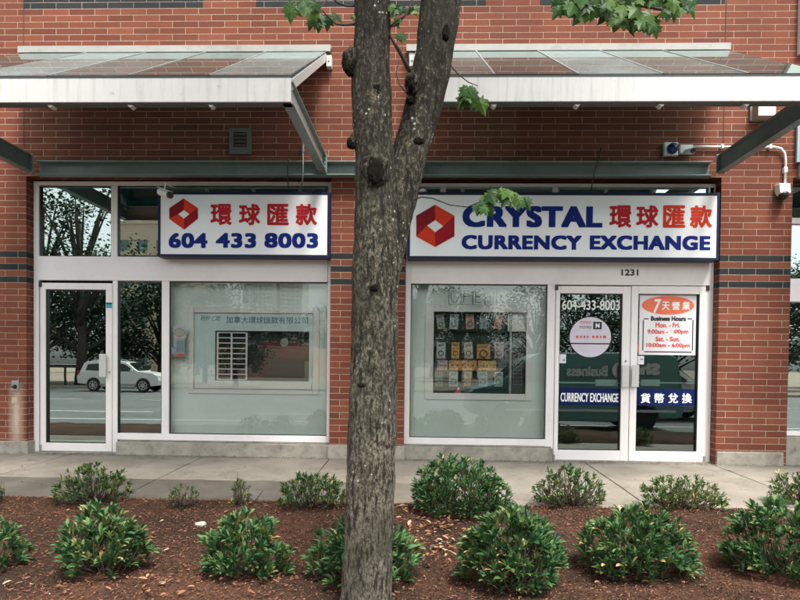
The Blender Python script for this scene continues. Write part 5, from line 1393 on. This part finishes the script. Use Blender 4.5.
rows_ = {'near': lambda y: y > -45, 'middle': lambda y: -65 < y <= -45, 'far': lambda y: y <= -65}
def tree_label(x, y, k):
    nm = next(n for n, f in rows_.items() if f(y)); r_ = sorted(t_[0] for t_ in trees if rows_[nm](t_[1]) and (t_[3] == 2) == (k == 2))
    return f"{'sparse airy' if k == 2 else 'dense dark'} tree across the road, {ordn[r_.index(x)]} from the left in the {nm} row"
for i, (x, y, h_, k) in enumerate(trees):
    o = protos[k] if not used[k] else copy_tree(protos[k]); used[k] = True
    o.location = (x, y, -.4); o.scale = (h_, h_, h_); o.rotation_euler = (0, 0, i * 1.7)
    tag(o, tree_label(x, y, k), 'tree', 'trees across the road')
def block(name, x0, x1, y0, y1, h_, mat, label, cat, win, fh, ww, gap, wmat):
    e = empty(name, ((x0+x1)/2, (y0+y1)/2, -.38), label, cat)
    mb = MB(); mb.box(x0, x1, y0, y1, -.38, h_); mb.build('walls', mat, e)
    wn, bl = MB(), MB(); nf = int(h_ / fh)
    for f_ in range(nf):
        x = x0 + gap
        while x + ww < x1:
            if win: wn.box(x, x + ww, y1 - .02, y1 + .04, f_ * fh + .9, f_ * fh + fh - .5)
            x += ww + gap
        if cat == 'tower': bl.box(x0 + (x1-x0)*.08, x0 + (x1-x0)*.38, y1, y1 + 1.4, f_ * fh + .1, f_ * fh + 1.1); bl.box(x0 + (x1-x0)*.64, x0 + (x1-x0)*.94, y1, y1 + 1.4, f_ * fh + .1, f_ * fh + 1.1)
    if wn.v: tag(wn.build('windows', wmat, e))
    if bl.v: bl.build('balconies', M['wvinyl'], e)
    mb = MB(); mb.box(x0 - .2, x1 + .2, y0 - .2, y1 + .2, h_ + .003, h_ + .5); mb.build('parapet', mat, e)
    return e
M['fwin'] = plain('far_window_glass', (.10, .17, .18), .15); M['beige'] = plain('beige_render', (.55, .46, .36), .8); M['tower'] = plain('tower_concrete', (.62, .62, .60), .7); M['pinkw'] = plain('pinkish_render', (.86, .50, .38), .85, nscale=.4)
block('apartment_tower', -126, -104, -470, -442, 92, M['tower'], 'tall pale apartment tower with stacked balconies far beyond the trees', 'tower', True, 2.9, 2.2, 1.2, M['fwin'])
block('apartment_tower', -102, -86, -480, -452, 78, M['tower'], 'second narrower pale tower beside the tallest one', 'tower', True, 2.9, 2.2, 1.2, M['fwin'])
block('apartment_block', -49, -38, -105, -92, 23, M['beige'], 'beige apartment block with tall windows across the street', 'building', True, 3.0, 1.4, 1.5, M['fwin'])
# low pale store with a red roof band
st = empty('corner_store', (-18.5, -74, -.38), 'low pinkish store with red and white roof band across the road', 'building')
d_ = 76.5; SX = lambda px: (px - 420.5) / FPX * d_; SZ = lambda py: CAM.z + (366.9 - py) / FPX * d_; ys = -68.8
mb = MB(); mb.box(SX(213), SX(313), ys - 12, ys, -.38, SZ(348)); mb.build('walls', M['pinkw'], st)
mb = MB(); mb.box(SX(255), SX(297), ys - 1, ys + .4, SZ(347.5), SZ(344.5)); mb.build('red_band', M['red'], st)
mb = MB(); mb.box(SX(246), SX(255), ys - 1, ys + .3, SZ(347.5), SZ(345)); mb.box(SX(255), SX(297), ys - 1, ys + .3, SZ(348.4), SZ(347.6)); mb.build('white_band', M['wvinyl'], st)
mb = MB(); mb.lathe((SX(284), ys + .5, SZ(344)), [(.5, 0), (.5, .2)], 'y', 24); mb.build('round_sign', M['wvinyl'], st)
mb = MB(); mb.box(SX(273), SX(276.5), ys - .1, ys + .05, -.38, SZ(366)); mb.build('door', M['dark'], st)
mb = MB(); mb.box(SX(251), SX(256), ys - .1, ys + .05, SZ(375), SZ(366)); mb.build('window', M['fwin'], st)
mb = MB(); mb.box(SX(277), SX(310), ys + .1, ys + 4, -.38, SZ(363)); mb.build('annex', M['beige'], st)
# dark rail fence on the lot behind the SUV
mb = MB(); mb.box(-30, -17.2, -32.5, -32.4, .75, .95); 
for k in range(8): x = -30 + k * 1.8; mb.box(x, x + .1, -32.5, -32.4, -.38, .75)
tag(mb.build('rail_fence', M['black']), 'dark rail fence across the road behind the white SUV', 'fence')
